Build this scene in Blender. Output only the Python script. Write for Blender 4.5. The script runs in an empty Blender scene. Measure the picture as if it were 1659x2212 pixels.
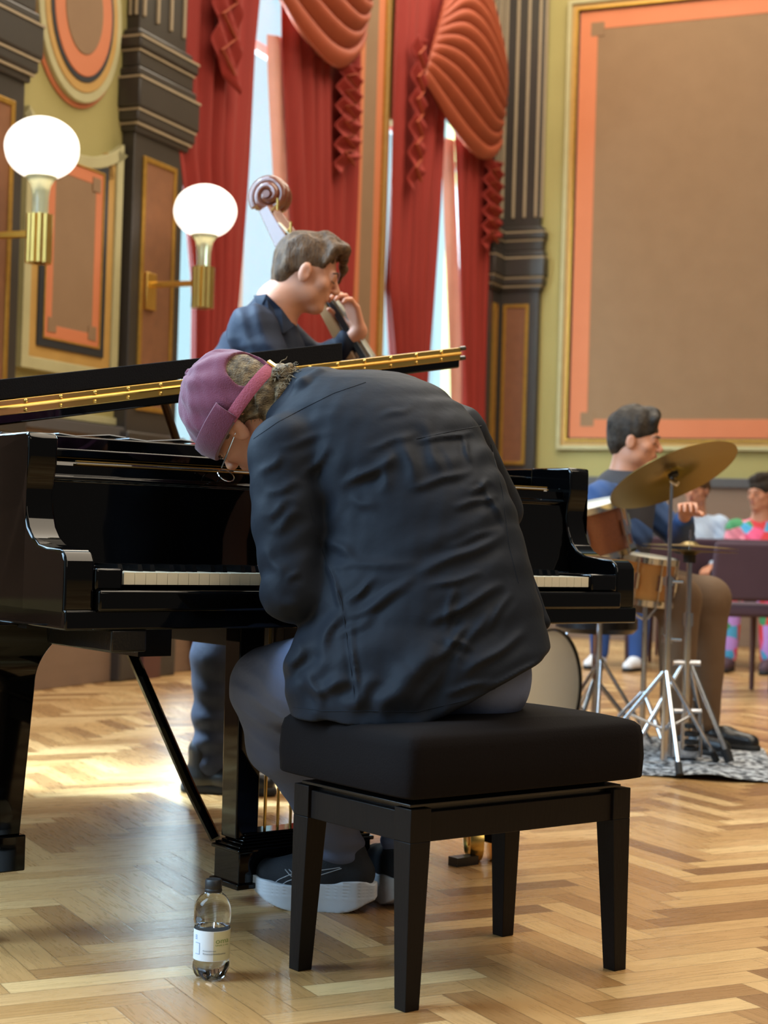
import bpy, math, random
import numpy as np
from mathutils import Vector, Matrix
from mathutils.bvhtree import BVHTree
random.seed(7); RNG = np.random.RandomState(5)
sc = bpy.context.scene; COL = sc.collection
PI = math.pi
# ------------------------------------------------------------------ camera, world, lights
F_PX, PITCH, ROLL, CAM_H = 3616.0, 0.0137, 0.0295, 0.819
cam_d = bpy.data.cameras.new('camera'); cam = bpy.data.objects.new('camera', cam_d); COL.objects.link(cam)
cam_d.sensor_fit = 'HORIZONTAL'; cam_d.sensor_width = 36.0; cam_d.lens = F_PX / 1659 * 36
cam_d.clip_start = 0.05; cam_d.clip_end = 200
cp, sp = math.cos(PITCH), math.sin(PITCH)
FW = Vector((0, cp, sp)); UP = Vector((0, -sp, cp)); RT = Vector((1, 0, 0))
cr, sr = math.cos(ROLL), math.sin(ROLL)
# the scene appears turned clockwise: camera turned counter-clockwise about its view axis
RX = RT * cr + UP * sr * 1; UX = UP * cr - RT * sr
cam.matrix_world = Matrix(((RX.x, UX.x, -FW.x, 0), (RX.y, UX.y, -FW.y, 0), (RX.z, UX.z, -FW.z, CAM_H), (0, 0, 0, 1)))
cam_d.dof.use_dof = True; cam_d.dof.focus_distance = 3.25; cam_d.dof.aperture_fstop = 7.0
sc.camera = cam
sc.view_settings.view_transform = 'Standard'; sc.view_settings.look = 'None'
sc.view_settings.exposure = 0.13; sc.view_settings.gamma = 1.0; sc.view_settings.use_curve_mapping = False
C0 = np.array([0, 0, CAM_H])
def at(px, py, D):
    dx, dy = px - 829.5, py - 1106
    X = dx * cr + dy * sr; Y = -dx * sr + dy * cr
    r = np.array([X / F_PX, cp - Y / F_PX * (-sp), sp - Y / F_PX * cp])
    return C0 + r * (D / r[1])
def floor_at(px, py, z=0.0):
    a = at(px, py, 1.0) - C0
    return C0 + a * (z - CAM_H) / a[2]

WD = np.array([.3944, .9189]); WN = np.array([.9189, -.3944])     # along the window wall, into the room
W0 = np.array([-1.72, 8.32]); E0 = W0 + 6.65 * WD                  # wall origin and far corner

w = bpy.data.worlds.new('world'); sc.world = w; w.use_nodes = True
nt = w.node_tree; nt.nodes.clear()
o = nt.nodes.new('ShaderNodeOutputWorld'); bg = nt.nodes.new('ShaderNodeBackground')
tc = nt.nodes.new('ShaderNodeTexCoord'); dot = nt.nodes.new('ShaderNodeVectorMath'); dot.operation = 'DOT_PRODUCT'
dot.inputs[1].default_value = (-WN[0], -WN[1], 0)
ramp = nt.nodes.new('ShaderNodeValToRGB')
ramp.color_ramp.elements[0].position = .40; ramp.color_ramp.elements[0].color = (.11, .10, .09, 1)
ramp.color_ramp.elements[1].position = .62; ramp.color_ramp.elements[1].color = (.62, .92, 1.05, 1)
mr = nt.nodes.new('ShaderNodeMapRange'); mr.inputs[1].default_value = -1; mr.inputs[2].default_value = 1
nt.links.new(tc.outputs['Generated'], dot.inputs[0]); nt.links.new(dot.outputs['Value'], mr.inputs[0])
nt.links.new(mr.outputs[0], ramp.inputs[0]); nt.links.new(ramp.outputs[0], bg.inputs[0]); nt.links.new(bg.outputs[0], o.inputs[0])
bg.inputs[1].default_value = 1.0

def area(name, loc, target, size, size_y, power, color):
    l = bpy.data.lights.new(name, 'AREA'); l.shape = 'RECTANGLE'; l.size = size; l.size_y = size_y
    l.energy = power; l.color = color
    ob = bpy.data.objects.new(name, l); COL.objects.link(ob); ob.location = loc
    ob.rotation_euler = (Vector(target) - Vector(loc)).to_track_quat('-Z', 'Y').to_euler()
    return ob
def wp(s, y, z):   # window-wall coordinates: along, out of the room, up
    p = W0 + WD * s - WN * y
    return (p[0], p[1], z)
for i, (s, pw) in enumerate(((-3.1, 300), (-6.6, 480))):
    a = wp(s, -.35, 2.9); area('window_daylight', a, (a[0] + WN[0], a[1] + WN[1], 2.2), 1.9, 4.0, pw, (.50, .74, 1.0))
for s, pw in ((2.4, 900), (5.3, 700)):
    a = wp(s, 1.3, 3.6); area('far_window_daylight', a, (a[0] + WN[0] * 2, a[1] + WN[1] * 2, 2.2), 2.2, 4.0, pw, (.70, .88, 1.0))
beam = area('window_daylight_beam', wp(-3.1, -.3, 2.8), (-1.0, 5.0, 0), 1.2, 2.2, 120, (.56, .80, 1.0)); beam.data.spread = math.radians(40)
area('ceiling_chandelier_light', (2.2, 4.5, 6.2), (1.0, 4.6, 0), 5.0, 5.0, 430, (1.0, .84, .64))
area('hall_chandelier_light', (3.2, -1.5, 5.0), (.3, 3.2, .8), 3.0, 3.0, 80, (1.0, .86, .68))
area('stage_chandelier_light', (1.0, 11.0, 6.6), (.8, 11.0, 0), 5.0, 4.0, 420, (1.0, .86, .68))

# ------------------------------------------------------------------ materials
def lin(c):
    if isinstance(c, str):
        c = c.lstrip('#'); c = [int(c[i:i + 2], 16) / 255 for i in (0, 2, 4)]
        c = [x / 12.92 if x <= .04045 else ((x + .055) / 1.055) ** 2.4 for x in c]
    return (c[0], c[1], c[2], 1)
def P(name, col, rough=.6, metal=0, col2=None, scale=8, stretch=(1, 1, 1), bump=0, bscale=40, coat=0, sheen=0, sharp=0, **kw):
    m = bpy.data.materials.new(name); m.use_nodes = True; n = m.node_tree; b = n.nodes['Principled BSDF']
    b.inputs['Base Color'].default_value = lin(col); b.inputs['Roughness'].default_value = rough
    b.inputs['Metallic'].default_value = metal
    if coat: b.inputs['Coat Weight'].default_value = coat; b.inputs['Coat Roughness'].default_value = .03
    if sheen: b.inputs['Sheen Weight'].default_value = sheen
    t = n.nodes.new('ShaderNodeTexCoord'); mp = n.nodes.new('ShaderNodeMapping'); mp.inputs['Scale'].default_value = stretch
    n.links.new(t.outputs['Object'], mp.inputs[0])
    nz = n.nodes.new('ShaderNodeTexNoise'); nz.inputs['Scale'].default_value = scale; nz.inputs['Detail'].default_value = 5
    n.links.new(mp.outputs[0], nz.inputs[0])
    mx = n.nodes.new('ShaderNodeMixRGB'); mx.inputs[1].default_value = lin(col)
    c2 = lin(col2) if col2 else tuple(x * .82 for x in lin(col)[:3]) + (1,)
    mx.inputs[2].default_value = c2
    src = nz.outputs[0]
    if sharp:
        q = n.nodes.new('ShaderNodeMapRange'); q.inputs[1].default_value = .5 - sharp; q.inputs[2].default_value = .5 + sharp; n.links.new(src, q.inputs[0]); src = q.outputs[0]
    n.links.new(src, mx.inputs[0]); n.links.new(mx.outputs[0], b.inputs['Base Color'])
    if bump:
        n2 = n.nodes.new('ShaderNodeTexNoise'); n2.inputs['Scale'].default_value = bscale; n2.inputs['Detail'].default_value = 4
        n.links.new(mp.outputs[0], n2.inputs[0])
        bp = n.nodes.new('ShaderNodeBump'); bp.inputs['Strength'].default_value = bump; bp.inputs['Distance'].default_value = .01
        n.links.new(n2.outputs[0], bp.inputs['Height']); n.links.new(bp.outputs[0], b.inputs['Normal'])
    for k, v in kw.items(): b.inputs[k.replace('_', ' ')].default_value = v
    return m
M = dict(
    black_gloss=P('black_piano_lacquer', '#040405', .045, col2='#030303', Specular_IOR_Level=.32),
    black_satin=P('black_satin_wood', '#0e0d0d', .3, bump=.05, bscale=200),
    bench_wood=P('bench_black_wood', '#15100e', .45, col2='#100c0b', stretch=(1, 1, .2), bump=.06, bscale=150, Specular_IOR_Level=.16),
    cushion=P('black_microfibre', '#0d0909', .9, col2='#120d0d', scale=9, bump=.12, bscale=260, Specular_IOR_Level=.12),
    flap=P('matte_black_felt', '#0d0c0f', .85, bump=.2, bscale=300, Specular_IOR_Level=.15),
    brass=P('polished_brass', '#ecc974', .3, 1, col2='#d6ae5c'),
    brass_dull=P('brushed_brass', '#b59a63', .34, 1, stretch=(1, 1, 6), bump=.08),
    gold=P('gilding', '#c59a45', .38, .75, col2='#9b7430', scale=30, bump=.1),
    ivory=P('key_ivory', '#e9e4cf', .25, col2='#dfd9c2'),
    ebony=P('key_ebony', '#0c0c0d', .22),
    white_paper=P('white_paper', '#e9edf0', .6),
    olive=P('olive_plaster', '#a0965e', .75, col2='#948a54', scale=3, bump=.04),
    olive_pale=P('pale_olive_moulding', '#b0aa82', .6, col2='#9c956d'),
    ochre=P('ochre_moulding', '#b8924f', .55, col2='#a17c40'),
    orange=P('orange_paint', '#c0734c', .7, col2='#b56943', scale=4),
    brown=P('brown_wall_cloth', '#876b4f', .85, col2='#7c6146', scale=5, bump=.1, bscale=120),
    ink=P('blue_black_line', '#23262c', .5),
    pilaster=P('black_brown_paint', '#36302b', .42, col2='#2c2723', scale=6),
    rib=P('stone_line', '#a08f74', .6),
    copper=P('copper_brown_panel', '#84583c', .42, col2='#694530', scale=14, bump=.08),
    dado=P('brown_dado', '#7b6453', .55, col2='#6f5947', scale=3, stretch=(1, 1, 8)),
    dado_cap=P('slate_cap', '#4c4a4b', .5),
    curtain=P('red_velvet_curtain', '#92241a', .8, col2='#7a1c10', scale=3, stretch=(6, 6, .5)),
    swag=P('orange_swag_cloth', '#9c4524', .65, col2='#86381c'),
    liner=P('pink_lining', '#d59c8c', .8),
    frame_white=P('window_white', '#cfd6d8', .5),
    skin=P('skin', '#c98f72', .5, col2='#bd8265', scale=12, Subsurface_Weight=.08),
    skin2=P('skin_tan', '#c48b6d', .5, col2='#b67a5d', scale=12, Subsurface_Weight=.08),
    lip=P('lips', '#a8594c', .5), brow=P('brow_hair', '#4a3628', .8), eyew=P('eye_white', '#d8d2cc', .3), iris=P('iris', '#2c2420', .2),
    hair_fair=P('brown_hair', '#6b4f36', .5, col2='#3a2a1d', scale=26, stretch=(3, 3, 1), bump=.5, bscale=60, sharp=.25, Specular_IOR_Level=.2),
    hair_grey=P('greying_hair', '#a08a68', .5, col2='#3d342e', scale=26, stretch=(2.5, 1, 4), bump=.8, bscale=110, sharp=.22, Specular_IOR_Level=.2),
    hair_dark=P('dark_hair', '#3e352c', .6, col2='#1f1a17', scale=30, bump=.6, bscale=60, sharp=.2, Specular_IOR_Level=.2),
    hat=P('plum_cotton', '#702e46', .85, col2='#62263c', scale=14, sheen=.25, bump=.25, bscale=420),
    strap=P('plum_strap', '#a04a5c', .8, bump=.3, bscale=300),
    shirt=P('charcoal_shirt', '#21252d', .6, col2='#171a20', scale=5, bump=.14, bscale=26, Specular_IOR_Level=.08),
    jeans_grey=P('grey_jeans', '#626d8a', .85, col2='#525c78', scale=8, bump=.25, bscale=30),
    jeans_dark=P('dark_jeans', '#161c2c', .85, col2='#222b40', scale=10, bump=.2, bscale=40),
    shirt_navy=P('navy_shirt', '#101a2e', .7, col2='#0b1220', scale=5, bump=.25, bscale=22, Specular_IOR_Level=.25),
    shirt_blue=P('blue_shirt', '#2f4d7c', .8, col2='#263f68', bump=.3, bscale=20),
    vest=P('grey_waistcoat', '#3a393d', .85, col2='#323135'),
    trousers=P('brown_trousers', '#6b523a', .85, col2='#5c4631', bump=.3, bscale=20),
    leather=P('black_leather', '#131417', .35, bump=.15, bscale=60),
    shoe_up=P('sneaker_mesh', '#14181f', .75, col2='#1a1f28', bump=.35, bscale=500),
    shoe_sole=P('sneaker_foam', '#dfe3ea', .6, col2='#c6ccd6', scale=20),
    shoe_line=P('sneaker_stripe', '#aab0ba', .5),
    chrome=P('chrome', '#c9ccd2', .14, 1, col2='#b5b8be'),
    bronze=P('cymbal_bronze', '#8d7a48', .36, 1, col2='#7a6836', scale=5),
    sparkle=P('copper_sparkle', '#8e5434', .3, .5, col2='#5c3320', scale=160, coat=.5),
    drum_wood=P('honey_wood_shell', '#bd8240', .35, col2='#a46c30', stretch=(8, 8, .6), coat=.3),
    drum_head=P('drum_head', '#d6d3c4', .6, col2='#cac6b5'),
    rubber=P('black_rubber', '#151515', .7),
    rug=P('patterned_grey_rug', '#b4b6b8', .95, col2='#26292e', scale=38, sharp=.06, bump=.5, bscale=90),
    purple=P('plum_chair_cloth', '#4a3440', .8, col2='#402d38'),
    chair_wood=P('chair_wood', '#54302a', .5),
    bass_wood=P('bass_varnish', '#5c2c1c', .25, col2='#7a3f24', scale=10, coat=.6),
    bass_pale=P('bass_neck_wood', '#a07a52', .3, coat=.4),
    fingerboard=P('ebony_fingerboard', '#1a1a1c', .3),
    gut=P('bass_strings', '#b9b7a8', .35, .6),
    string=P('string', '#c9c9c0', .3, .8),
    cap=P('bottle_cap', '#17181b', .5),
    pvc=P('white_shirt_cloth', '#b9cbe2', .8),
)
def emis(name, col, s):
    m = bpy.data.materials.new(name); m.use_nodes = True; n = m.node_tree; b = n.nodes['Principled BSDF']
    b.inputs['Base Color'].default_value = lin(col); b.inputs['Emission Color'].default_value = lin(col); b.inputs['Emission Strength'].default_value = s
    wv = n.nodes.new('ShaderNodeTexNoise'); wv.inputs['Scale'].default_value = 4
    mp = n.nodes.new('ShaderNodeMapRange'); mp.inputs[3].default_value = s * .93; mp.inputs[4].default_value = s * 1.07
    n.links.new(wv.outputs[0], mp.inputs[0]); n.links.new(mp.outputs[0], b.inputs['Emission Strength'])
    return m
M['globe'] = emis('lit_opal_glass', '#fff6ea', 1.5)
M['globe_neck'] = P('clear_green_glass', '#cfd3b4', .15, Transmission_Weight=.5)
def glassm(name, col, rough=0.0, ior=1.45):
    m = bpy.data.materials.new(name); m.use_nodes = True; n = m.node_tree; b = n.nodes['Principled BSDF']
    b.inputs['Base Color'].default_value = lin(col); b.inputs['Transmission Weight'].default_value = 1; b.inputs['Roughness'].default_value = rough; b.inputs['IOR'].default_value = ior
    return m
M['plastic'] = glassm('clear_plastic', '#eef4fa', .02, 1.25)
M['water'] = glassm('water', '#f2f8ff', 0, 1.33)
def pane_m():
    m = bpy.data.materials.new('window_glass'); m.use_nodes = True; n = m.node_tree; n.nodes.clear()
    o = n.nodes.new('ShaderNodeOutputMaterial'); mx = n.nodes.new('ShaderNodeMixShader'); t = n.nodes.new('ShaderNodeBsdfTransparent'); g = n.nodes.new('ShaderNodeBsdfGlossy')
    t.inputs[0].default_value = (.93, .97, .97, 1); g.inputs[1].default_value = .05; mx.inputs[0].default_value = .05
    n.links.new(t.outputs[0], mx.inputs[1]); n.links.new(g.outputs[0], mx.inputs[2]); n.links.new(mx.outputs[0], o.inputs[0]); return m
M['pane'] = pane_m()

def crease(m, rot, strength, scale=3.2, stretch=(1.2, 1.2, 5)):
    n = m.node_tree; b = n.nodes['Principled BSDF']; t = n.nodes.new('ShaderNodeTexCoord'); mp = n.nodes.new('ShaderNodeMapping'); mp.inputs['Rotation'].default_value = rot; mp.inputs['Scale'].default_value = stretch
    z = n.nodes.new('ShaderNodeTexNoise'); z.noise_type = 'RIDGED_MULTIFRACTAL'; z.inputs['Scale'].default_value = scale; z.inputs['Detail'].default_value = 3; z.inputs['Distortion'].default_value = .25
    bp = n.nodes.new('ShaderNodeBump'); bp.inputs['Strength'].default_value = strength; bp.inputs['Distance'].default_value = .012
    old = b.inputs['Normal'].links[0].from_socket if b.inputs['Normal'].links else None
    n.links.new(t.outputs['Object'], mp.inputs[0]); n.links.new(mp.outputs[0], z.inputs[0]); n.links.new(z.outputs[0], bp.inputs['Height'])
    if old: n.links.new(old, bp.inputs['Normal'])
    n.links.new(bp.outputs[0], b.inputs['Normal'])
crease(M['shirt'], (0, .45, 0), .9, 2.6); crease(M['shirt_navy'], (0, .9, 0), .8); crease(M['jeans_grey'], (.2, -.2, 0), .8); crease(M['hat'], (0, -.6, 0), .16, 4)
def floral():
    m = P('floral_print', '#c94f78', .8); n = m.node_tree; b = n.nodes['Principled BSDF']
    v = n.nodes.new('ShaderNodeTexVoronoi'); v.inputs['Scale'].default_value = 13
    t = n.nodes.new('ShaderNodeTexCoord'); n.links.new(t.outputs['Object'], v.inputs[0])
    r = n.nodes.new('ShaderNodeValToRGB'); r.color_ramp.interpolation = 'CONSTANT'
    s = n.nodes.new('ShaderNodeSeparateColor'); n.links.new(v.outputs['Color'], s.inputs[0]); n.links.new(s.outputs[0], r.inputs[0])
    el = r.color_ramp.elements; el[0].color = lin('#d8527c'); el[1].position = .3; el[1].color = lin('#cf3a3f')
    for p, c in ((.48, '#b48ad6'), (.62, '#4aa0cc'), (.76, '#3f8a5c'), (.86, '#e28a9c')):
        e = el.new(p); e.color = lin(c)
    n.links.new(r.outputs[0], b.inputs['Base Color']); return m
M['floral'] = floral()

def parquet():
    m = bpy.data.materials.new('oak_herringbone_parquet'); m.use_nodes = True; n = m.node_tree; b = n.nodes['Principled BSDF']
    L = n.links
    def mt(op, *a):
        k = n.nodes.new('ShaderNodeMath'); k.operation = op
        for i, x in enumerate(a):
            if isinstance(x, (int, float)): k.inputs[i].default_value = x
            else: L.new(x, k.inputs[i])
        return k.outputs[0]
    t = n.nodes.new('ShaderNodeTexCoord'); mp = n.nodes.new('ShaderNodeMapping'); W = .0705; N = 5
    mp.vector_type = 'TEXTURE'; mp.inputs['Rotation'].default_value = (0, 0, math.radians(27.5)); mp.inputs['Scale'].default_value = (W, W, W); mp.inputs['Location'].default_value = (.02, .01, 0)
    L.new(t.outputs['Object'], mp.inputs[0]); s = n.nodes.new('ShaderNodeSeparateXYZ'); L.new(mp.outputs[0], s.inputs[0])
    x, y = s.outputs[0], s.outputs[1]
    i, j = mt('FLOOR', x), mt('FLOOR', y)
    mm = mt('FLOORED_MODULO', mt('SUBTRACT', i, j), 2 * N)
    hor = mt('LESS_THAN', mm, N - .5)
    i0 = mt('SUBTRACT', i, mm)                          # horizontal plank start
    j0 = mt('SUBTRACT', j, mt('SUBTRACT', 2 * N - 1, mm))  # vertical plank start
    def sel(a, c): return mt('ADD', mt('MULTIPLY', hor, a), mt('MULTIPLY', mt('SUBTRACT', 1, hor), c))
    ida = sel(i0, i); idb = sel(j, j0)
    along = sel(mt('SUBTRACT', x, i0), mt('SUBTRACT', y, j0)); across = sel(mt('FRACT', y), mt('FRACT', x))
    c = n.nodes.new('ShaderNodeCombineXYZ'); L.new(ida, c.inputs[0]); L.new(idb, c.inputs[1]); L.new(mt('MULTIPLY', hor, 7.3), c.inputs[2])
    wn = n.nodes.new('ShaderNodeTexWhiteNoise'); L.new(c.outputs[0], wn.inputs[0])
    r = n.nodes.new('ShaderNodeValToRGB'); L.new(wn.outputs[0], r.inputs[0])
    el = r.color_ramp.elements; el[0].color = lin('#86603a'); el[1].color = lin('#d0ac76')
    for p, cc in ((.16, '#9a7144'), (.45, '#af8552'), (.78, '#bf9764')):
        e = el.new(p); e.color = lin(cc)
    g = n.nodes.new('ShaderNodeCombineXYZ'); L.new(mt('MULTIPLY', along, .25), g.inputs[0]); L.new(mt('MULTIPLY', across, 3.5), g.inputs[1]); L.new(mt('MULTIPLY', wn.outputs[0], 50), g.inputs[2])
    nz = n.nodes.new('ShaderNodeTexNoise'); nz.inputs['Scale'].default_value = 3.0; nz.inputs['Detail'].default_value = 8; nz.inputs['Distortion'].default_value = .5; L.new(g.outputs[0], nz.inputs[0])
    gr = n.nodes.new('ShaderNodeMapRange'); gr.inputs[1].default_value = .3; gr.inputs[2].default_value = .7; gr.inputs[3].default_value = .84; gr.inputs[4].default_value = 1.08; L.new(nz.outputs[0], gr.inputs[0])
    # joints
    ea = mt('MINIMUM', across, mt('SUBTRACT', 1, across)); el_ = mt('MINIMUM', along, mt('SUBTRACT', N, along))
    e2 = mt('MINIMUM', ea, el_); jn = n.nodes.new('ShaderNodeMapRange'); jn.inputs[1].default_value = 0; jn.inputs[2].default_value = .03; jn.inputs[3].default_value = .5; jn.inputs[4].default_value = 1; L.new(e2, jn.inputs[0])
    mul = n.nodes.new('ShaderNodeVectorMath'); mul.operation = 'SCALE'; L.new(r.outputs[0], mul.inputs[0]); L.new(mt('MULTIPLY', gr.outputs[0], jn.outputs[0]), mul.inputs['Scale'])
    L.new(mul.outputs[0], b.inputs['Base Color'])
    rr = n.nodes.new('ShaderNodeMapRange'); rr.inputs[3].default_value = .24; rr.inputs[4].default_value = .32; L.new(nz.outputs[0], rr.inputs[0]); L.new(rr.outputs[0], b.inputs['Roughness'])
    bp = n.nodes.new('ShaderNodeBump'); bp.inputs['Strength'].default_value = .12; bp.inputs['Distance'].default_value = .002
    L.new(mt('ADD', jn.outputs[0], mt('MULTIPLY', wn.outputs[0], .35)), bp.inputs['Height']); L.new(bp.outputs[0], b.inputs['Normal'])
    return m
M['parquet'] = parquet()

# ------------------------------------------------------------------ mesh helpers
def tag(ob, label=None, cat=None, group=None, kind=None):
    if label: ob['label'] = label
    if cat: ob['category'] = cat
    if group: ob['group'] = group
    if kind: ob['kind'] = kind
    return ob
def mesh(name, V, Fc, mat, smooth=False, ang=None):
    me = bpy.data.meshes.new(name); me.from_pydata([tuple(map(float, v)) for v in V], [], [tuple(map(int, f)) for f in Fc]); me.update()
    me.materials.append(M[mat] if isinstance(mat, str) else mat)
    if smooth:
        me.polygons.foreach_set('use_smooth', [True] * len(me.polygons))
        if ang: me.set_sharp_from_angle(angle=math.radians(ang))
    return me
def link(name, me, parent=None, loc=None, rot=None):
    ob = bpy.data.objects.new(name, me); COL.objects.link(ob)
    if parent is not None: ob.parent = parent
    if loc is not None: ob.location = loc
    if rot is not None: ob.rotation_euler = rot
    return ob
def empty(name, loc=(0, 0, 0), rz=0, **k):
    ob = bpy.data.objects.new(name, None); COL.objects.link(ob); ob.location = loc; ob.rotation_euler = (0, 0, rz); ob.empty_display_size = .05
    return tag(ob, **k)
class MB:
    def __init__(s): s.V = []; s.F = []
    def add(s, V, Fc):
        b = len(s.V); s.V += [tuple(v) for v in V]; s.F += [tuple(i + b for i in f) for f in Fc]; return s
    def box(s, x0, x1, y0, y1, z0, z1):
        return s.add([(x0, y0, z0), (x1, y0, z0), (x1, y1, z0), (x0, y1, z0), (x0, y0, z1), (x1, y0, z1), (x1, y1, z1), (x0, y1, z1)],
                     [(3, 2, 1, 0), (4, 5, 6, 7), (0, 1, 5, 4), (1, 2, 6, 5), (2, 3, 7, 6), (3, 0, 4, 7)])
    def hexa(s, B, T):     # bottom 4, top 4 points
        return s.add(list(B) + list(T), [(3, 2, 1, 0), (4, 5, 6, 7), (0, 1, 5, 4), (1, 2, 6, 5), (2, 3, 7, 6), (3, 0, 4, 7)])
    def prism(s, pts, a, b, axis='x'):   # polygon extruded along an axis
        n = len(pts)
        def m(p, t): return {'x': (t, p[0], p[1]), 'y': (p[0], t, p[1]), 'z': (p[0], p[1], t)}[axis]
        V = [m(p, a) for p in pts] + [m(p, b) for p in pts]
        Fc = [tuple(range(n))[::-1], tuple(range(n, 2 * n))] + [(i, (i + 1) % n, n + (i + 1) % n, n + i) for i in range(n)]
        return s.add(V, Fc)
    def tube(s, pts, r, n=10, caps=True, flat=1.0, upv=None):
        pts = [Vector(p) for p in pts]; rs = r if hasattr(r, '__len__') else [r] * len(pts)
        t0 = (pts[1] - pts[0]).normalized(); u = Vector(upv) if upv is not None else (Vector((0, 0, 1)) if abs(t0.z) < .9 else Vector((1, 0, 0)))
        V = []
        for i, p in enumerate(pts):
            t = (pts[min(i + 1, len(pts) - 1)] - pts[max(i - 1, 0)]).normalized()
            u = (u - t * u.dot(t)).normalized(); v = t.cross(u)
            for k in range(n):
                a = 2 * PI * k / n; V.append(p + u * math.cos(a) * rs[i] * flat + v * math.sin(a) * rs[i])
        Fc = [(i * n + k, i * n + (k + 1) % n, (i + 1) * n + (k + 1) % n, (i + 1) * n + k) for i in range(len(pts) - 1) for k in range(n)]
        if caps: Fc += [tuple(range(n))[::-1], tuple(range((len(pts) - 1) * n, len(pts) * n))]
        return s.add(V, Fc)
    def lathe(s, prof, n=32, M4=None, caps=True):   # profile (r,z)
        V = []; M4 = M4 or Matrix()
        for r, z in prof:
            for k in range(n):
                a = 2 * PI * k / n; V.append(tuple(M4 @ Vector((r * math.cos(a), r * math.sin(a), z))))
        Fc = [(i * n + k, i * n + (k + 1) % n, (i + 1) * n + (k + 1) % n, (i + 1) * n + k) for i in range(len(prof) - 1) for k in range(n)]
        if caps: Fc += [tuple(range(n))[::-1], tuple(range((len(prof) - 1) * n, len(prof) * n))]
        return s.add(V, Fc)
    def build(s, name, mat, parent=None, smooth=True, ang=35, bevel=0, shift=None, **k):
        V = s.V
        if shift is not None: V = [(v[0] - shift[0], v[1] - shift[1], v[2] - shift[2]) for v in V]
        me = mesh(name, V, s.F, mat, smooth, ang)
        ob = link(name, me, parent)
        if bevel:
            md = ob.modifiers.new('bevel', 'BEVEL'); md.width = bevel; md.segments = 3; md.limit_method = 'ANGLE'; md.angle_limit = math.radians(40); md.harden_normals = False
        return tag(ob, **k)
def frame_m(loc, zdir, xdir=(1, 0, 0)):
    z = Vector(zdir).normalized(); x = Vector(xdir); x = (x - z * x.dot(z)).normalized(); y = z.cross(x)
    return Matrix(((x.x, y.x, z.x, loc[0]), (x.y, y.y, z.y, loc[1]), (x.z, y.z, z.z, loc[2]), (0, 0, 0, 1)))

# signed-distance bodies -> one continuous mesh (surface nets)
def nets(f, lo, hi, h):
    lo = np.array(lo, np.float32); hi = np.array(hi, np.float32); B = 5
    nb = np.ceil((hi - lo) / (h * B)).astype(int); n = nb * B + 1
    cx = [lo[i] + (np.arange(nb[i]) + .5) * h * B for i in range(3)]
    G = np.stack(np.meshgrid(*cx, indexing='ij'), -1).reshape(-1, 3).astype(np.float32)
    dc = f(G).reshape(nb); act = np.abs(dc) < h * B * 1.35
    D = np.repeat(np.repeat(np.repeat(dc, B, 0), B, 1), B, 2); D = np.pad(D, ((0, 1),) * 3, mode='edge').astype(np.float32)
    A = np.repeat(np.repeat(np.repeat(act, B, 0), B, 1), B, 2); A = np.pad(A, ((0, 1),) * 3, mode='edge')
    A2 = A.copy()
    for ax in range(3):
        sl = [slice(None)] * 3; sl2 = [slice(None)] * 3; sl[ax] = slice(1, None); sl2[ax] = slice(None, -1)
        A2[tuple(sl)] |= A[tuple(sl2)]; A = A2.copy()
    I = np.argwhere(A2)
    for c in range(0, len(I), 400000):
        q = I[c:c + 400000]; D[q[:, 0], q[:, 1], q[:, 2]] = f(lo + q.astype(np.float32) * h)
    S = D < 0
    c8 = [S[i:n[0] - 1 + i, j:n[1] - 1 + j, k:n[2] - 1 + k] for i in (0, 1) for j in (0, 1) for k in (0, 1)]
    sm = sum(c.astype(np.int8) for c in c8); cell = (sm > 0) & (sm < 8)
    ci = np.argwhere(cell); idx = -np.ones(cell.shape, np.int32); idx[cell] = np.arange(len(ci))
    acc = np.zeros((len(ci), 3)); cnt = np.zeros(len(ci))
    cor = [(i, j, k) for i in (0, 1) for j in (0, 1) for k in (0, 1)]
    for a in range(8):
        for b in range(a + 1, 8):
            df = np.array(cor[b]) - np.array(cor[a])
            if np.abs(df).sum() != 1: continue
            ia = ci + cor[a]; ib = ci + cor[b]
            da = D[ia[:, 0], ia[:, 1], ia[:, 2]]; db = D[ib[:, 0], ib[:, 1], ib[:, 2]]
            x = (da < 0) != (db < 0); t = np.where(x, da / np.where(x, da - db, 1), 0)
            acc += np.where(x[:, None], np.array(cor[a]) + df * t[:, None], 0); cnt += x
    V = lo + (ci + acc / cnt[:, None]) * h
    Q = []
    for ax in range(3):
        u, v = (ax + 1) % 3, (ax + 2) % 3
        sa = [slice(1, -1)] * 3; sa[ax] = slice(0, -1); sb = [slice(1, -1)] * 3; sb[ax] = slice(1, None)
        a = S[tuple(sa)]; b = S[tuple(sb)]
        e = np.argwhere(a != b); 
        if not len(e): continue
        off = np.ones(3, int); off[ax] = 0; e = e + off
        eu = np.zeros(3, int); eu[u] = 1; ev = np.zeros(3, int); ev[v] = 1
        g = lambda q: idx[q[:, 0], q[:, 1], q[:, 2]]
        quad = np.stack([g(e - eu - ev), g(e - ev), g(e), g(e - eu)], 1)
        fl = S[e[:, 0], e[:, 1], e[:, 2]]
        quad[~fl] = quad[~fl][:, ::-1]; Q.append(quad)
    Q = np.concatenate(Q); Q = Q[(Q >= 0).all(1)]
    return V, Q
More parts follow.
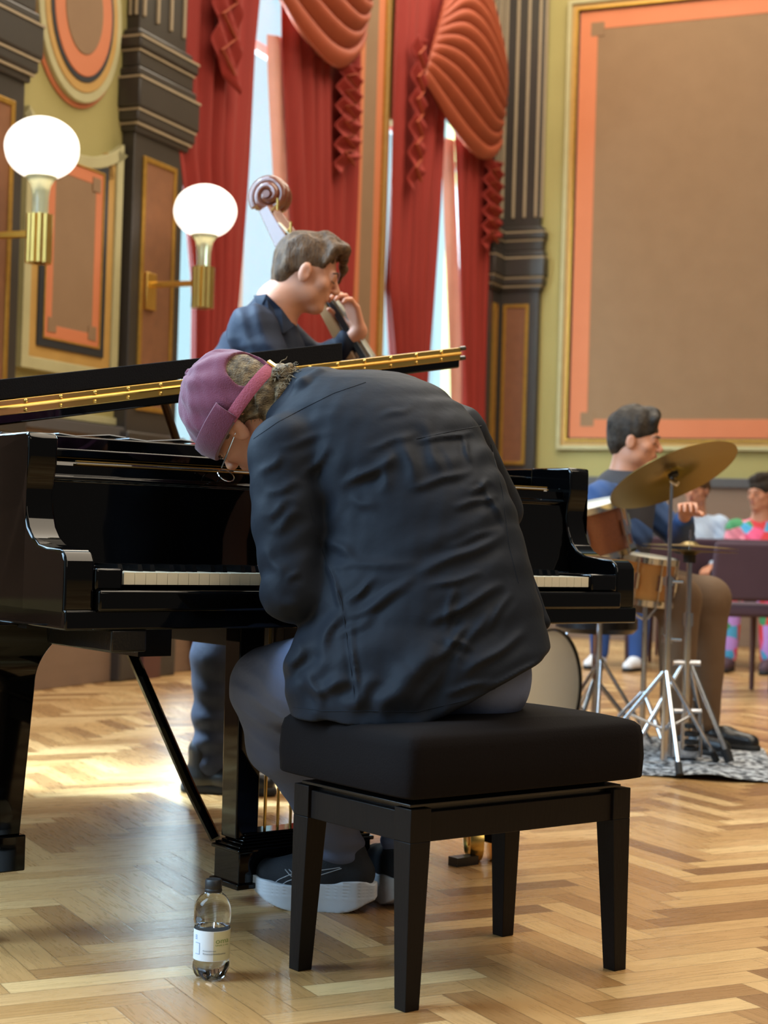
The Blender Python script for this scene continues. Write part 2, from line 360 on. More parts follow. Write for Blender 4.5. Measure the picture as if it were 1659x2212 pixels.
class SDF:
    def __init__(s): s.L = []; s.lo = np.array([9e9] * 3); s.hi = -s.lo
    def _bb(s, p, r): p = np.array(p, float); s.lo = np.minimum(s.lo, p - r); s.hi = np.maximum(s.hi, p + r)
    def cap(s, a, b, ra, rb=None, k=.02, sub=False):
        rb = ra if rb is None else rb; a = np.array(a, np.float32); b = np.array(b, np.float32)
        if not sub: s._bb(a, ra); s._bb(b, rb)
        ba = b - a; L2 = float(ba @ ba) + 1e-9
        def f(P):
            pa = P - a; t = np.clip(pa @ ba / L2, 0, 1); return np.sqrt(((pa - t[:, None] * ba) ** 2).sum(1)) - (ra + (rb - ra) * t)
        s.L.append((f, k, sub)); return s
    def chain(s, pts, rs, k=.02):
        for i in range(len(pts) - 1): s.cap(pts[i], pts[i + 1], rs[i], rs[i + 1], k)
        return s
    def ell(s, c, r, R=None, k=.02, sub=False):
        c = np.array(c, np.float32); r = np.array(r, np.float32); R = np.eye(3, dtype=np.float32) if R is None else np.array(R, np.float32)  # rows = axes
        if not sub: s._bb(c, r.max())
        def f(P):
            q = (P - c) @ R.T; k0 = np.sqrt(((q / r) ** 2).sum(1)); k1 = np.sqrt(((q / r ** 2) ** 2).sum(1)) + 1e-6
            return k0 * (k0 - 1) / k1
        s.L.append((f, k, sub)); return s
    def fn(s, f, k=.02, sub=False, lo=None, hi=None):
        if lo is not None: s.lo = np.minimum(s.lo, lo); s.hi = np.maximum(s.hi, hi)
        s.L.append((f, k, sub)); return s
    def __call__(s, P):
        d = None
        for f, k, sub in s.L:
            e = f(P)
            if d is None: d = e; continue
            if sub:
                e = -e; h = np.clip(.5 - .5 * (d - e) / k, 0, 1) if k > 0 else (e > d).astype(np.float32)
                d = np.maximum(d, e) if k <= 0 else d * (1 - h) + e * h + k * h * (1 - h)
            else:
                h = np.clip(.5 + .5 * (e - d) / k, 0, 1); d = e * (1 - h) + d * h - k * h * (1 - h)
        return d
    def build(s, name, mat, parent=None, h=.006, disp=None, pad=.02, **k):
        g = s if disp is None else (lambda P: s(P) + disp(P))
        V, Q = nets(g, s.lo - pad, s.hi + pad, h)
        if parent is not None:
            V = V - np.array(parent.location)
        me = bpy.data.meshes.new(name); me.vertices.add(len(V)); me.vertices.foreach_set('co', V.astype(np.float32).ravel())
        me.loops.add(Q.size); me.loops.foreach_set('vertex_index', Q.astype(np.int32).ravel())
        me.polygons.add(len(Q)); me.polygons.foreach_set('loop_start', np.arange(0, Q.size, 4, dtype=np.int32)); me.polygons.foreach_set('loop_total', np.full(len(Q), 4, np.int32))
        me.polygons.foreach_set('use_smooth', np.ones(len(Q), bool)); me.update(calc_edges=True); me.validate()
        me.materials.append(M[mat]); ob = link(name, me, parent)
        return tag(ob, **k)
def nrm(v): v = np.array(v, float); return v / np.linalg.norm(v)
def vnoise(P, sc_, seed=0):
    r = np.random.RandomState(seed); d = 0
    for i in range(5):
        w = nrm(r.randn(3)).astype(np.float32); d = d + np.sin(P @ w * sc_ * (1 + i * .37) + r.rand() * 6.28)
    return d / 5
def drape(ob, pxs, r, name, mat, parent, lift=.0, n=6, flat=1.0, D=3.3):
    """thin cord laid on a mesh surface, following the surface"""
    me = ob.data; off = Vector(ob.parent.location if ob.parent else (0, 0, 0))
    bv = BVHTree.FromPolygons([tuple(Vector(v.co) + off) for v in me.vertices], [tuple(p.vertices) for p in me.polygons])
    pts = []
    for i in range(len(pxs) - 1):
        for t in np.linspace(0, 1, 7)[:-1 if i < len(pxs) - 2 else None]:
            p = np.array(pxs[i]) * (1 - t) + np.array(pxs[i + 1]) * t
            a = at(p[0], p[1], 1.0) - C0; hit = bv.ray_cast(Vector(C0), Vector(a).normalized())
            if hit[0] is not None: pts.append(hit[0] + hit[1] * lift)
    if len(pts) < 2: return None
    b = MB(); b.tube([p - Vector(parent.location) for p in pts], r, n, flat=flat)
    return b.build(name, mat, parent)
#BODY
# ------------------------------------------------------------------ room shell
RL = math.atan2(WD[1], WD[0]); RB = math.atan2(WN[1], WN[0])
def struct(ob): ob['kind'] = 'structure'; return ob
def left_root(name): return struct(empty(name, (W0[0], W0[1], 0), RL))
def back_root(name): return struct(empty(name, (E0[0], E0[1], 0), RB))
CEIL = 7.4
# floor
c = [W0 + WD * -12 - WN * .2, W0 + WD * 6.9 - WN * .2, W0 + WD * 6.9 + WN * 11, W0 + WD * -12 + WN * 11]
b = MB(); b.add([(p[0], p[1], 0) for p in c] + [(p[0], p[1], -.1) for p in c], [(3, 2, 1, 0), (4, 5, 6, 7), (0, 1, 5, 4), (1, 2, 6, 5), (2, 3, 7, 6), (3, 0, 4, 7)])
fl_ = b.build('floor', 'parquet', smooth=False); struct(fl_)
# window wall with openings
wins = [(-8.0, -5.6), (-4.4, -2.0), (1.2, 3.55), (4.2, 6.3)]
b = MB(); ZT = 5.3; z0w = .55
xs = [-12] + [x for a in wins for x in a] + [6.65]
for i in range(0, len(xs), 2): b.box(xs[i], xs[i + 1], 0, .34, 0, CEIL)
for a, c2 in wins:
    b.box(a, c2, 0, .34, ZT, CEIL); b.box(a, c2, 0, .34, 0, z0w)
r_ = left_root('wall_left'); b.build('wall_surface', 'olive', r_)
r_ = back_root('wall_back'); b = MB(); b.box(-.34, 8.0, 0, .3, 0, CEIL); b.build('wall_surface', 'olive', r_)
# arch spandrels and window frames
def window(n, a, c2):
    r = left_root('window_%d' % n)
    b = MB(); mid = (a + c2) / 2; R = (c2 - a) / 2 - .22; zs = 4.25
    for side in (-1, 1):
        xe = a if side < 0 else c2
        pts = [(xe, 3.86), (mid + side * R, 3.86), (mid + side * R, zs)] + [(mid + side * R * math.cos(t), zs + R * 1.0 * math.sin(t)) for t in np.linspace(.1, PI / 2, 10)] + [(mid, ZT + .05), (xe, ZT + .05)]
        b.prism(pts, -.012, .1, 'y')
    b.build('arch_reveal', 'olive', r)
    b = MB(); pts = [(mid - R * 1.09, -.02, 3.9)] + [(mid - R * 1.09 * math.cos(t), -.02, zs + R * 1.09 * math.sin(t)) for t in np.linspace(0, PI, 24)] + [(mid + R * 1.09, -.02, 3.9)]
    b.tube(pts, .022, 8); b.build('arch_moulding', 'olive_pale', r)
    b = MB(); y0, y1 = .18, .23
    for x in (a, (a + c2) / 2 - .03, c2 - .06): b.box(x, x + .06, y0, y1, z0w, ZT)
    for x in ((a + c2) / 2 - .13,): b.box(x, x + .05, y0, y1, z0w, ZT)
    for z in (z0w, 3.9, ZT - .06): b.box(a, c2, y0, y1, z, z + .06)
    b.build('window_frame', 'frame_white', r)
    b = MB(); b.box(a, c2, .2, .206, z0w, ZT); b.build('pane', 'pane', r)
    b = MB(); b.box(c2 - .012, c2, .0, .2, z0w, 3.9); b.box(a, a + .012, .0, .2, z0w, 3.9); b.build('jamb_lining', 'frame_white', r)
    b = MB(); b.box(a - .05, c2 + .05, -.05, .2, z0w - .05, z0w); b.build('window_sill', 'olive_pale', r)
for i, (a, c2) in enumerate(wins): window(i + 1, a, c2)

def band(pts, wd):    # offset closed polygon inward
    n = len(pts); out = []
    for i in range(n):
        p0, p1, p2 = np.array(pts[i - 1]), np.array(pts[i]), np.array(pts[(i + 1) % n])
        d1, d2 = nrm(p1 - p0), nrm(p2 - p1); n1 = np.array([-d1[1], d1[0]]); n2 = np.array([-d2[1], d2[0]])
        m = nrm(n1 + n2); out.append(tuple(p1 + m * wd / max(.3, m @ n1)))
    return out
def ring_frame(b, pts, wd, y0, y1):    # frame between polygon and its inset
    q = band(pts, wd); n = len(pts)
    V = [(p[0], y1, p[1]) for p in pts] + [(p[0], y1, p[1]) for p in q] + [(p[0], y0, p[1]) for p in pts] + [(p[0], y0, p[1]) for p in q]
    Fc = []
    for i in range(n):
        j = (i + 1) % n
        Fc += [(2 * n + i, 2 * n + j, 3 * n + j, 3 * n + i), (i, n + i, n + j, j), (i, j, 2 * n + j, 2 * n + i), (n + i, 3 * n + i, 3 * n + j, n + j)]
    b.add(V, Fc); return q
def panel(name, root, outline, layers, centre_mat, notch=None):
    r = root(name); q = outline
    for nm, wd, y, mat in layers:
        b = MB(); q = ring_frame(b, q, wd, -y, 0); b.build(nm, mat, r, smooth=False, bevel=.004)
    if notch:
        x0, x1 = min(p[0] for p in q), max(p[0] for p in q); z0, z1 = min(p[1] for p in q), max(p[1] for p in q); k = notch
        b = MB(); b.prism(q, -.0085, 0, 'y')
        for sx, xx in ((-1, x0), (1, x1)):
            for zz in (z0, z1): b.box(xx - k * .45, xx + k * .45, -.0132, 0, zz - k * .45, zz + k * .45)
        b.build('panel_cloth', centre_mat, r, smooth=False)
    else:
        b = MB(); b.prism(q, -.0085, 0, 'y'); b.build('panel_cloth', centre_mat, r, smooth=False)
    return r
def rect(x0, x1, z0, z1): return [(x0, z0), (x1, z0), (x1, z1), (x0, z1)]
panel('trim_1', back_root, rect(.60, 4.4, 1.585, 5.4), [('outer_moulding', .035, .05, 'olive_pale'), ('ochre_band', .035, .03, 'ochre'), ('gilt_fillet', .02, .04, 'gold'), ('ink_line', .012, .012, 'ink'), ('orange_band', .155, .012, 'orange')], 'brown', .13)
ztop = [(.62 - t * .86, 3.43 - math.sqrt(.72 ** 2 - (.62 - t * .86 - .19) ** 2)) for t in np.linspace(0, 1, 15)]
panel('trim_2', left_root, [(-.24, 1.58), (.62, 1.58)] + ztop, [('outer_moulding', .06, .045, 'olive_pale'), ('ochre_band', .075, .03, 'ochre')], 'ochre')
r_ = panel('trim_3', left_root, rect(-.105, .485, 1.70, 2.70), [('ink_line', .04, .042, 'ink'), ('gilt_line', .01, .046, 'gold'), ('orange_band', .065, .04, 'orange')], 'brown', .08)
for ch in r_.children:
    if ch.name.startswith('panel_cloth'): ch.location.y = -.03
# oval medallion
def medallion(name, cx, cz):
    r = left_root(name)
    for nm, ra, rb, y, mat in (('orange_edge', .40, .50, .014, 'orange'), ('outer_moulding', .375, .475, .04, 'olive_pale'), ('ochre_ring', .33, .425, .045, 'ochre'), ('ink_ring', .285, .375, .05, 'ink'), ('orange_ring', .26, .345, .054, 'orange'), ('oval_cloth', .17, .235, .058, 'brown')):
        b = MB(); b.prism([(cx + ra * math.cos(t), cz + rb * math.sin(t)) for t in np.linspace(0, 2 * PI, 49)[:-1]], -y, 0, 'y'); b.build(nm, mat, r, ang=30, bevel=.006)
medallion('trim_4', .19, 3.45)
panel('trim_5', left_root, rect(3.56, 4.19, 1.4, 5.4), [('ochre_edge', .05, .03, 'ochre'), ('olive_line', .03, .02, 'olive_pale'), ('gilt_line', .015, .03, 'gold'), ('orange_band', .11, .012, 'orange')], 'brown')
b = MB(); r_ = left_root('trim_6'); b.box(-.28, .70, -.02, 0, 1.36, 1.40); b.build('thin_ledge', 'olive_pale', r_, bevel=.004)

def pilaster(name, root, x0, x1, p, zt=CEIL, flutes=4):
    r = root(name)
    b = MB(); b.box(x0, x1, -p, 0, 0, 3.0); b.box(x0 + .01, x1 - .01, -p, 0, 3.4, zt); b.build('shaft', 'pilaster', r, bevel=.006)
    b = MB()
    for z, dz, e in ((2.93, .05, .02), (2.98, .06, .045), (3.05, .17, .06), (3.22, .05, .045), (3.27, .10, .03), (3.37, .07, .05), (3.44, .04, .025)):
        b.box(x0 - e, x1 + e, -p - e, 0, z, z + dz)
    b.box(x0 - .03, x1 + .03, -p - .03, 0, 0, 1.25); b.box(x0 - .045, x1 + .045, -p - .045, 0, 1.25, 1.33)
    b.build('capital_and_plinth', 'pilaster', r, bevel=.012)
    b = MB()
    for z, e in ((3.04, .047), (3.21, .062), (3.43, .052), (2.97, .03), (3.36, .035)): b.box(x0 - e, x1 + e, -p - e - .003, 0, z - .006, z + .006)
    b.build('capital_line', 'rib', r)
    for i in range(flutes):
        x = x0 + .05 + (x1 - x0 - .1) * i / (flutes - 1); b = MB(); b.box(x - .012, x + .012, -p - .012, 0, 3.56, zt - .1); b.build('flute_line', 'rib', r, bevel=.006)
    for y_ in (.3, .75):
        b = MB(); b.box(x0 - .004, x1 + .004, -p * y_ - .008, -p * y_ + .004, 3.56, zt - .1); b.build('side_line', 'rib', r)
    q = rect(x0 + .085, x1 - .085, 1.45, 2.82); b = MB(); q2 = ring_frame(b, q, .028, -p - .014, -p + .02); b.build('gilt_frame', 'gold', r, smooth=False, bevel=.004)
    b = MB(); b.prism(q2, -p - .005, -p + .01, 'y'); b.build('copper_panel', 'copper', r, smooth=False)
pilaster('trim_7', left_root, -.86, -.33, .08)
pilaster('trim_8', left_root, .66, 1.18, .08)
pilaster('trim_9', left_root, 6.33, 6.60, .07, flutes=3)
pilaster('trim_10', back_root, .02, .42, .07)
# dado
r_ = left_root('baseboard_left'); b = MB()
for a, c2 in ((-12, 1.2), (3.55, 4.2), (6.3, 6.6)): b.box(a, c2, -.05, 0, 0, 1.30)
b.box(1.2, 3.55, -.03, 0, 0, .5); b.box(4.2, 6.3, -.03, 0, 0, .5)
b.build('wainscot', 'dado', r_, bevel=.004)
b = MB()
for a, c2 in ((-12, .66), (3.55, 4.2)): b.box(a, c2, -.075, 0, 1.29, 1.35)
b.build('cap_rail', 'dado_cap', r_, bevel=.006)
b = MB()
for s_ in (-.6, .93): b.box(s_ - .09, s_ + .09, -.125, 0, .0, .95)
b.build('dark_panel_strip', 'chair_wood', r_)
r_ = back_root('baseboard_back'); b = MB(); b.box(.42, 8, -.05, 0, 0, 1.29); b.build('wainscot', 'dado', r_, bevel=.004)
b = MB(); b.box(.42, 8, -.08, 0, 1.28, 1.36); b.build('cap_rail', 'dado_cap', r_, bevel=.008)

# ------------------------------------------------------------------ curtains
def interp(z, tab): zs = [t[0] for t in tab]; return np.interp(z, zs, [t[1] for t in tab])
def curtain(left, right, z0, z1, y0, folds, amp, label, seed, group='red window curtains'):
    rr = np.random.RandomState(seed); ph = rr.rand(4) * 6; nu, nz = folds * 14, 44; V = []; Fc = []
    for i in range(nz + 1):
        z = z0 + (z1 - z0) * i / nz; a, c2 = interp(z, left), interp(z, right)
        for j in range(nu + 1):
            u = j / nu; uu = u + .02 * math.sin(u * 9 + ph[0]) + .012 * math.sin(z * 1.7 + u * 5 + ph[1])
            q = math.sin(2 * PI * folds * uu + ph[2]); y = y0 - amp * (abs(q) ** .7 * (1 if q > 0 else -1)) * (.75 + .25 * math.sin(z * 2 + u * 11 + ph[3])) - .012 * math.sin(31 * uu + z)
            V.append((a + (c2 - a) * u, y, z))
    for i in range(nz):
        for j in range(nu): k = i * (nu + 1) + j; Fc.append((k, k + 1, k + nu + 2, k + nu + 1))
    ob = link('curtain', mesh('curtain', V, Fc, 'curtain', True), None, (W0[0], W0[1], 0), (0, 0, RL))
    md = ob.modifiers.new('thickness', 'SOLIDIFY'); md.thickness = .006
    return tag(ob, label, 'curtain', group)
def lining(ob, left, z0, z1, wd):
    V = []; Fc = []; n = 30
    for i in range(n + 1):
        z = z0 + (z1 - z0) * i / n; a = interp(z, left)
        for j in range(5): V.append((a + .03 - wd * j / 4, -.03 + .012 * math.sin(j * 1.7 + z * 2) + .06 * j / 4, z))
    for i in range(n):
        for j in range(4): k = i * 5 + j; Fc.append((k, k + 1, k + 6, k + 5))
    link('curtain_lining', mesh('curtain_lining', V, Fc, 'liner', True), ob)
curtain([(0, 1.5), (1, 1.42), (2.2, 1.36), (3, 1.1), (6, 1.1)], [(0, 1.80), (1.8, 1.86), (2.1, 1.90), (3.06, 2.0), (4.06, 2.09), (6, 2.25)], .03, 5.2, -.06, 6, .035, 'red velvet curtain beside the dark pilaster, left of the tall window behind the bassist', 1)
cA = curtain([(0, 2.95), (1.8, 2.76), (2.2, 2.70), (3.9, 2.43), (6, 2.25)], [(0, 3.52), (6, 3.52)], .03, 5.2, -.06, 6, .035, 'red velvet curtain behind the bassist’s head, right side of the first window', 2)
curtain([(0, 4.4), (2.0, 4.32), (2.6, 4.14), (6, 4.14)], [(0, 4.85), (2.2, 4.95), (4.0, 5.15), (6, 5.3)], .03, 5.2, -.06, 5, .035, 'red velvet curtain right of the orange striped wall strip, at the farther window', 3)
cB = curtain([(0, 5.85), (1.95, 5.80), (4.0, 5.5), (6, 5.3)], [(0, 6.36), (6, 6.36)], .03, 5.2, -.06, 5, .035, 'red velvet curtain next to the corner pilaster, right side of the farther window', 4)
lining(cA, [(0, 2.95), (1.8, 2.76), (2.2, 2.70), (3.9, 2.43)], .1, 3.95, .10); lining(cB, [(0, 5.85), (1.95, 5.80), (4.0, 5.5)], .1, 4.0, .13)
def swag(top, bot, n, y0, label, sag_pow=1.0):
    """draped swag: top curve and bottom curve as (s,z) lists, n folds"""
    nu, nv = 60, 150; V = []; Fc = []
    T = np.array(top); Bt = np.array(bot)
    def cv(A, u): x = np.linspace(0, 1, len(A)); return np.array([np.interp(u, x, A[:, 0]), np.interp(u, x, A[:, 1])])
    def sm(A, u):   # smoothed
        return sum(cv(A, min(1, max(0, u + d))) for d in (-.09, -.045, 0, .045, .09)) / 5
    for i in range(nv + 1):
        v = i / nv
        for j in range(nu + 1):
            u = j / nu; p = sm(T, u) * (1 - v ** 1.15) + sm(Bt, u) * v ** 1.15
            env = math.sin(PI * u) ** .5
            q = (v * n + .25 * math.sin(u * 5)) % 1.0
            rip = (q ** .6) * (1 - q) * 2.2
            bulge = .10 * math.sin(PI * min(1, v * 1.1)) * env
            V.append((p[0], y0 - bulge - .05 * rip * (.25 + env), p[1] + .012 * rip))
    for i in range(nv):
        for j in range(nu): k = i * (nu + 1) + j; Fc.append((k, k + 1, k + nu + 2, k + nu + 1))
    ob = link('swag', mesh('swag', V, Fc, 'swag', True), None, (W0[0], W0[1], 0), (0, 0, RL))
    md = ob.modifiers.new('thickness', 'SOLIDIFY'); md.thickness = .008
    return tag(ob, label, 'drapery', 'orange swags over the windows')
swag([(4.85, 4.9), (5.1, 5.25), (5.4, 5.35), (5.7, 5.3), (6.0, 5.1), (6.3, 4.8)], [(4.45, 4.24), (4.8, 4.05), (5.15, 3.92), (5.6, 3.88), (6.0, 3.92), (6.3, 4.15)], 11, -.15, 'orange draped swag hanging from the arch beside the fluted corner pilaster')
swag([(1.95, 4.9), (2.3, 5.1), (2.7, 5.15), (3.1, 5.1), (3.35, 4.95), (3.5, 4.8)], [(1.95, 4.25), (2.15, 4.02), (2.6, 3.86), (2.95, 3.86), (3.25, 4.0), (3.45, 4.25)], 10, -.15, 'orange draped swag at the top edge above the bassist')
def jabot(s0, s1, zt, zb, y0, n, label, flip=1):
    V = []; Fc = []; nu, nv = 24, 60
    for i in range(nv + 1):
        v = i / nv
        for j in range(nu + 1):
            u = j / nu; zz = zb + (zt - zb) * v
            zig = abs(((v * n + u * .9) % 1) - .5) * 2
            V.append((s0 + (s1 - s0) * u + .03 * (zig - .5) * (1 - u), y0 - .05 * zig - .02 * u, zz - (.16 * (1 - u) if flip > 0 else .16 * u) * (1 - v)))
    for i in range(nv):
        for j in range(nu): k = i * (nu + 1) + j; Fc.append((k, k + 1, k + nu + 2, k + nu + 1))
    ob = link('jabot', mesh('jabot', V, Fc, 'curtain', True), None, (W0[0], W0[1], 0), (0, 0, RL))
    md = ob.modifiers.new('thickness', 'SOLIDIFY'); md.thickness = .008
    b = MB(); pts = []
    for k in range(n * 2 + 1):
        z = zt - (zt - zb) * k / (n * 2); pts.append((s0 + (s1 - s0) * (.15 if k % 2 else .75), y0 - .05, z - .06))
    b.tube(pts, .012, 6, flat=.6); b.build('orange_trim', 'swag', ob)
    return tag(ob, label, 'drapery', 'pleated tails beside the swags')
jabot(3.12, 3.40, 4.0, 3.38, -.10, 6, 'pleated red tail with orange zigzag edge, below the swag above the bassist')
jabot(6.02, 6.34, 3.98, 3.36, -.10, 6, 'pleated red tail with orange edge beside the fluted corner pilaster')
jabot(1.36, 1.62, 5.2, 3.52, -.13, 8, 'red tail with orange edge hanging beside the copper panel pilaster', -1)
jabot(4.32, 4.5, 4.5, 3.5, -.13, 6, 'narrow dark red tail hanging below the olive arch of the farther window')

# ------------------------------------------------------------------ wall lamps
def sconce(s, z, label):
    r = empty('wall_lamp', (W0 + WD * s + WN * .09)[0:2].tolist() + [z], RL, label=label, cat='lamp', group='globe wall lamps')
    # local: x along the wall, -y into the room
    b = MB(); b.box(-.05, .05, -.015, .012, -.52, -.32); b.build('back_plate', 'brass', r, bevel=.004)
    b = MB(); b.box(-.016, .016, -.34, -.01, -.40, -.37); b.build('arm', 'brass', r, bevel=.005)
    b = MB()
    for k in range(10):
        a = 2 * PI * k / 10; b.tube([(.045 * math.cos(a), -.33 + .045 * math.sin(a), -.52), (.045 * math.cos(a), -.33 + .045 * math.sin(a), -.30)], .017, 8)
    b.build('lamp_holder', 'brass', r)
    b = MB(); Mx = Matrix.Translation((0, -.33, 0)); b.lathe([(.036, -.30), (.037, -.22), (.046, -.165), (.080, -.118)], 24, Mx); b.build('glass_neck', 'globe_neck', r)
    V = []; n, m2 = 64, 28
    prof = [(math.sin(t), math.cos(t)) for t in np.linspace(.02, PI - .42, m2)]
    b = MB(); R = .164
    V = []
    for rr, zz in prof:
        for k in range(n):
            a = 2 * PI * k / n; q = 1 + .014 * math.cos(a * 16) * rr
            V.append((R * 1.02 * rr * q * math.cos(a), -.33 + R * 1.02 * rr * q * math.sin(a), R * .87 * zz))
    Fc = [(i * n + k, i * n + (k + 1) % n, (i + 1) * n + (k + 1) % n, (i + 1) * n + k) for i in range(m2 - 1) for k in range(n)]
    b.add(V, Fc); b.build('lit_globe', 'globe', r, ang=80)
sconce(-.66, 2.52, 'lit round white glass wall lamp at the far left, larger of the two')
sconce(.84, 2.52, 'lit round white glass wall lamp on a brass arm beside the copper panel')
# ------------------------------------------------------------------ grand piano (local frame: x along the keys, y away from the player)
PK = floor_at(0, 0) * 0 + np.array([-.482, 3.127, 0]); PT = .67
pk, pn = np.array([math.cos(PT), math.sin(PT), 0]), np.array([-math.sin(PT), math.cos(PT), 0])
def pw(u, v, z): return PK + pk * u + pn * v + np.array([0, 0, z])
piano = empty('grand_piano', tuple(PK), PT, label='glossy black grand piano with its lid propped open and front flap folded back', cat='piano')
U0, U1 = -.125, 1.378
# rim outline (outer) with the bent side
bent = [(U1, .16), (U1, .95), (1.36, 1.15), (1.26, 1.4), (1.10, 1.58), (.98, 1.74), (.86, 1.95), (.74, 2.15), (.58, 2.27), (.38, 2.32), (.18, 2.29), (-.02, 2.17), (-.10, 2.0), (U0, 1.85)]
out = [(U0, .16)] + bent[:0] ; out = [(U0, .16), (U1, .16)] + bent[1:]
def inset(pts, d): return band(pts, d)
inn = inset(out, .055)
b = MB(); n = len(out)
V = [(p[0], p[1], .64) for p in out] + [(p[0], p[1], .995) for p in out] + [(p[0], p[1], .64) for p in inn] + [(p[0], p[1], .995) for p in inn]
Fc = []
for i in range(n):
    j = (i + 1) % n
    if i == 0: continue
    Fc += [(i, j, n + j, n + i), (2 * n + j, 2 * n + i, 3 * n + i, 3 * n + j), (n + i, n + j, 3 * n + j, 3 * n + i), (j, i, 2 * n + i, 2 * n + j)]
b.add(V, Fc); b.build('rim', 'black_gloss', piano, ang=40, bevel=.005)
b = MB(); b.prism(inset(out, .02), .62, .66, 'z')
for x in (.25, .62, 1.0): b.box(x - .04, x + .04, .3, 1.7 if x < .9 else 1.5, .55, .62)
b.build('underside_frame', 'black_satin', piano, ang=30)
b = MB(); b.prism([(p[0], p[1]) for p in inset(out, .06)], .84, .86, 'z'); b.build('iron_plate', 'gold', piano, ang=30)
b = MB()
for i in range(26):
    x = .02 + i * .045; b.tube([(x, .62, .885), (.05 + (x - .02) * .7, min(2.1, 2.05 - max(0, x - .1) * .85), .885)], .0012, 4)
tag(b.build('piano_strings', 'string', piano), kind='stuff')
# cheeks with the scooped arm profile
prof = [(.0, .63), (-.004, .65), (-.004, .755), (.004, .768), (.018, .776), (.07, .779), (.105, .783), (.13, .795), (.150, .815), (.163, .845), (.168, .875), (.164, .905), (.156, .935), (.156, .985), (.166, .996), (.30, .996), (.30, .63)]
for (x0, x1) in ((U0, U0 + .062), (U1 - .062, U1)):
    b = MB(); b.prism(prof, x0, x1, 'x'); b.build('arm', 'black_gloss', piano, ang=30, bevel=.005)
# keybed, keyslip, key blocks
b = MB(); b.box(U0, U1, -.012, .34, .628, .665); b.build('keybed', 'black_gloss', piano, bevel=.004)
b = MB(); b.box(U0 + .062, U1 - .062, -.022, .02, .662, .702); b.build('keyslip', 'black_gloss', piano, bevel=.006)
for (x0, x1) in ((U0 + .062, -.004), (1.230, U1 - .062)):
    b = MB(); b.box(x0, x1, -.006, .16, .70, .742); b.build('key_block', 'black_gloss', piano, bevel=.006)
b = MB(); b.box(-.027, .049, -.008, .5, .586, .628); b.build('corner_block', 'black_satin', piano, bevel=.004)
kw = 1.227 / 52
me_w = None; b = MB(); b.box(.0005, kw - .0005, 0, .15, .712, .735)
me_w = mesh('white_key', b.V, b.F, 'ivory'); b = MB(); b.hexa([(-.0055, .055, .73), (.0055, .055, .73), (.0055, .15, .73), (-.0055, .15, .73)], [(-.0045, .062, .7485), (.0045, .062, .7485), (.0045, .15, .7485), (-.0045, .15, .7485)]); me_b = mesh('black_key', b.V, b.F, 'ebony')
for i in range(52):
    link('white_key', me_w, piano, (i * kw, 0, 0))
    nt_ = (i + 5) % 7      # C=0
    if nt_ in (0, 1, 3, 4, 5) and i < 51: link('black_key', me_b, piano, ((i + 1) * kw + (-.002 if nt_ in (0, 3) else .002 if nt_ in (1, 5) else 0), 0, 0))
# fallboard leaning back, with curled lip
b = MB(); b.prism([(.142, .742), (.150, .742), (.168, .80), (.178, .88), (.181, .905), (.177, .908), (.178, .914), (.182, .917), (.184, .936), (.190, .943), (.200, .945), (.235, .945), (.235, .742)], U0 + .062, U1 - .062, 'x')
b.build('fallboard', 'black_gloss', piano, ang=25, bevel=.002)
for z_, y_ in ((.9445, .184), (.9385, .180)):
    b = MB(); b.box(-.01, 1.26, y_ - .003, y_ + .003, z_, z_ + .0022); b.build('fallboard_hinge', 'brass', piano)
# folded music shelf behind the fallboard
b = MB(); b.box(-.065, 1.315, .30, .60, .955, .975); b.box(-.02, 1.27, .50, .60, .975, 1.012); b.build('music_shelf', 'black_gloss', piano, bevel=.004)
b = MB(); b.tube([(1.02, .15, .985), (1.02, .14, .96)], .008, 10); b.build('lock_knob', 'brass', piano)
# lid: hinge on the bass side, rising to the treble
TL = math.atan(.181)
def lidz(u): return 1.003 + (u - U0) * math.tan(TL)
lo_ = [(U0, .63), (U1 * .985, .63)] + [(p[0] * .985, p[1]) for p in bent[1:]]
b = MB(); n = len(lo_); th = .055
V = [(p[0], p[1], lidz(p[0])) for p in lo_] + [(p[0], p[1], lidz(p[0]) + th) for p in lo_]
b.add(V, [tuple(range(n))[::-1], tuple(range(n, 2 * n))] + [(i, (i + 1) % n, n + (i + 1) % n, n + i) for i in range(n)])
b.build('lid', 'black_gloss', piano, ang=30, bevel=.004)
b = MB(); u1 = .965
b.hexa([(U0, .628, lidz(U0) + th + .001), (u1, .628, lidz(u1) + th + .001), (u1, 1.04, lidz(u1) + th + .001), (U0, 1.04, lidz(U0) + th + .001)],
       [(U0, .632, lidz(U0) + th + .046), (u1, .632, lidz(u1) + th + .046), (u1, 1.04, lidz(u1) + th + .046), (U0, 1.04, lidz(U0) + th + .046)])
b.build('front_flap', 'flap', piano, bevel=.002)
hz = lambda u, d: lidz(u) + th - d
b = MB(); ue = 1.352
b.hexa([(U0, .622, hz(U0, .034)), (ue, .622, hz(ue, .034)), (ue, .632, hz(ue, .034)), (U0, .632, hz(U0, .034))], [(U0, .622, hz(U0, .001)), (ue, .622, hz(ue, .001)), (ue, .632, hz(ue, .001)), (U0, .632, hz(U0, .001))])
hinge = b.build('lid_hinge', 'brass', piano, bevel=.001)
b = MB(); b.tube([(U0, .621, hz(U0, .0165)), (ue, .621, hz(ue, .0165))], .0035, 8); b.build('hinge_knuckle', 'brass', hinge)
for i in range(17):
    for d in (.007, .027):
        u = U0 + .05 + i * .085; m4 = frame_m((u, .622, hz(u, d)), (0, -1, 0)); b = MB(); b.lathe([(.0048, 0), (.0046, .002), (.0030, .0038), (.0004, .0045)], 10, m4); b.build('hinge_screw', 'brass', hinge)
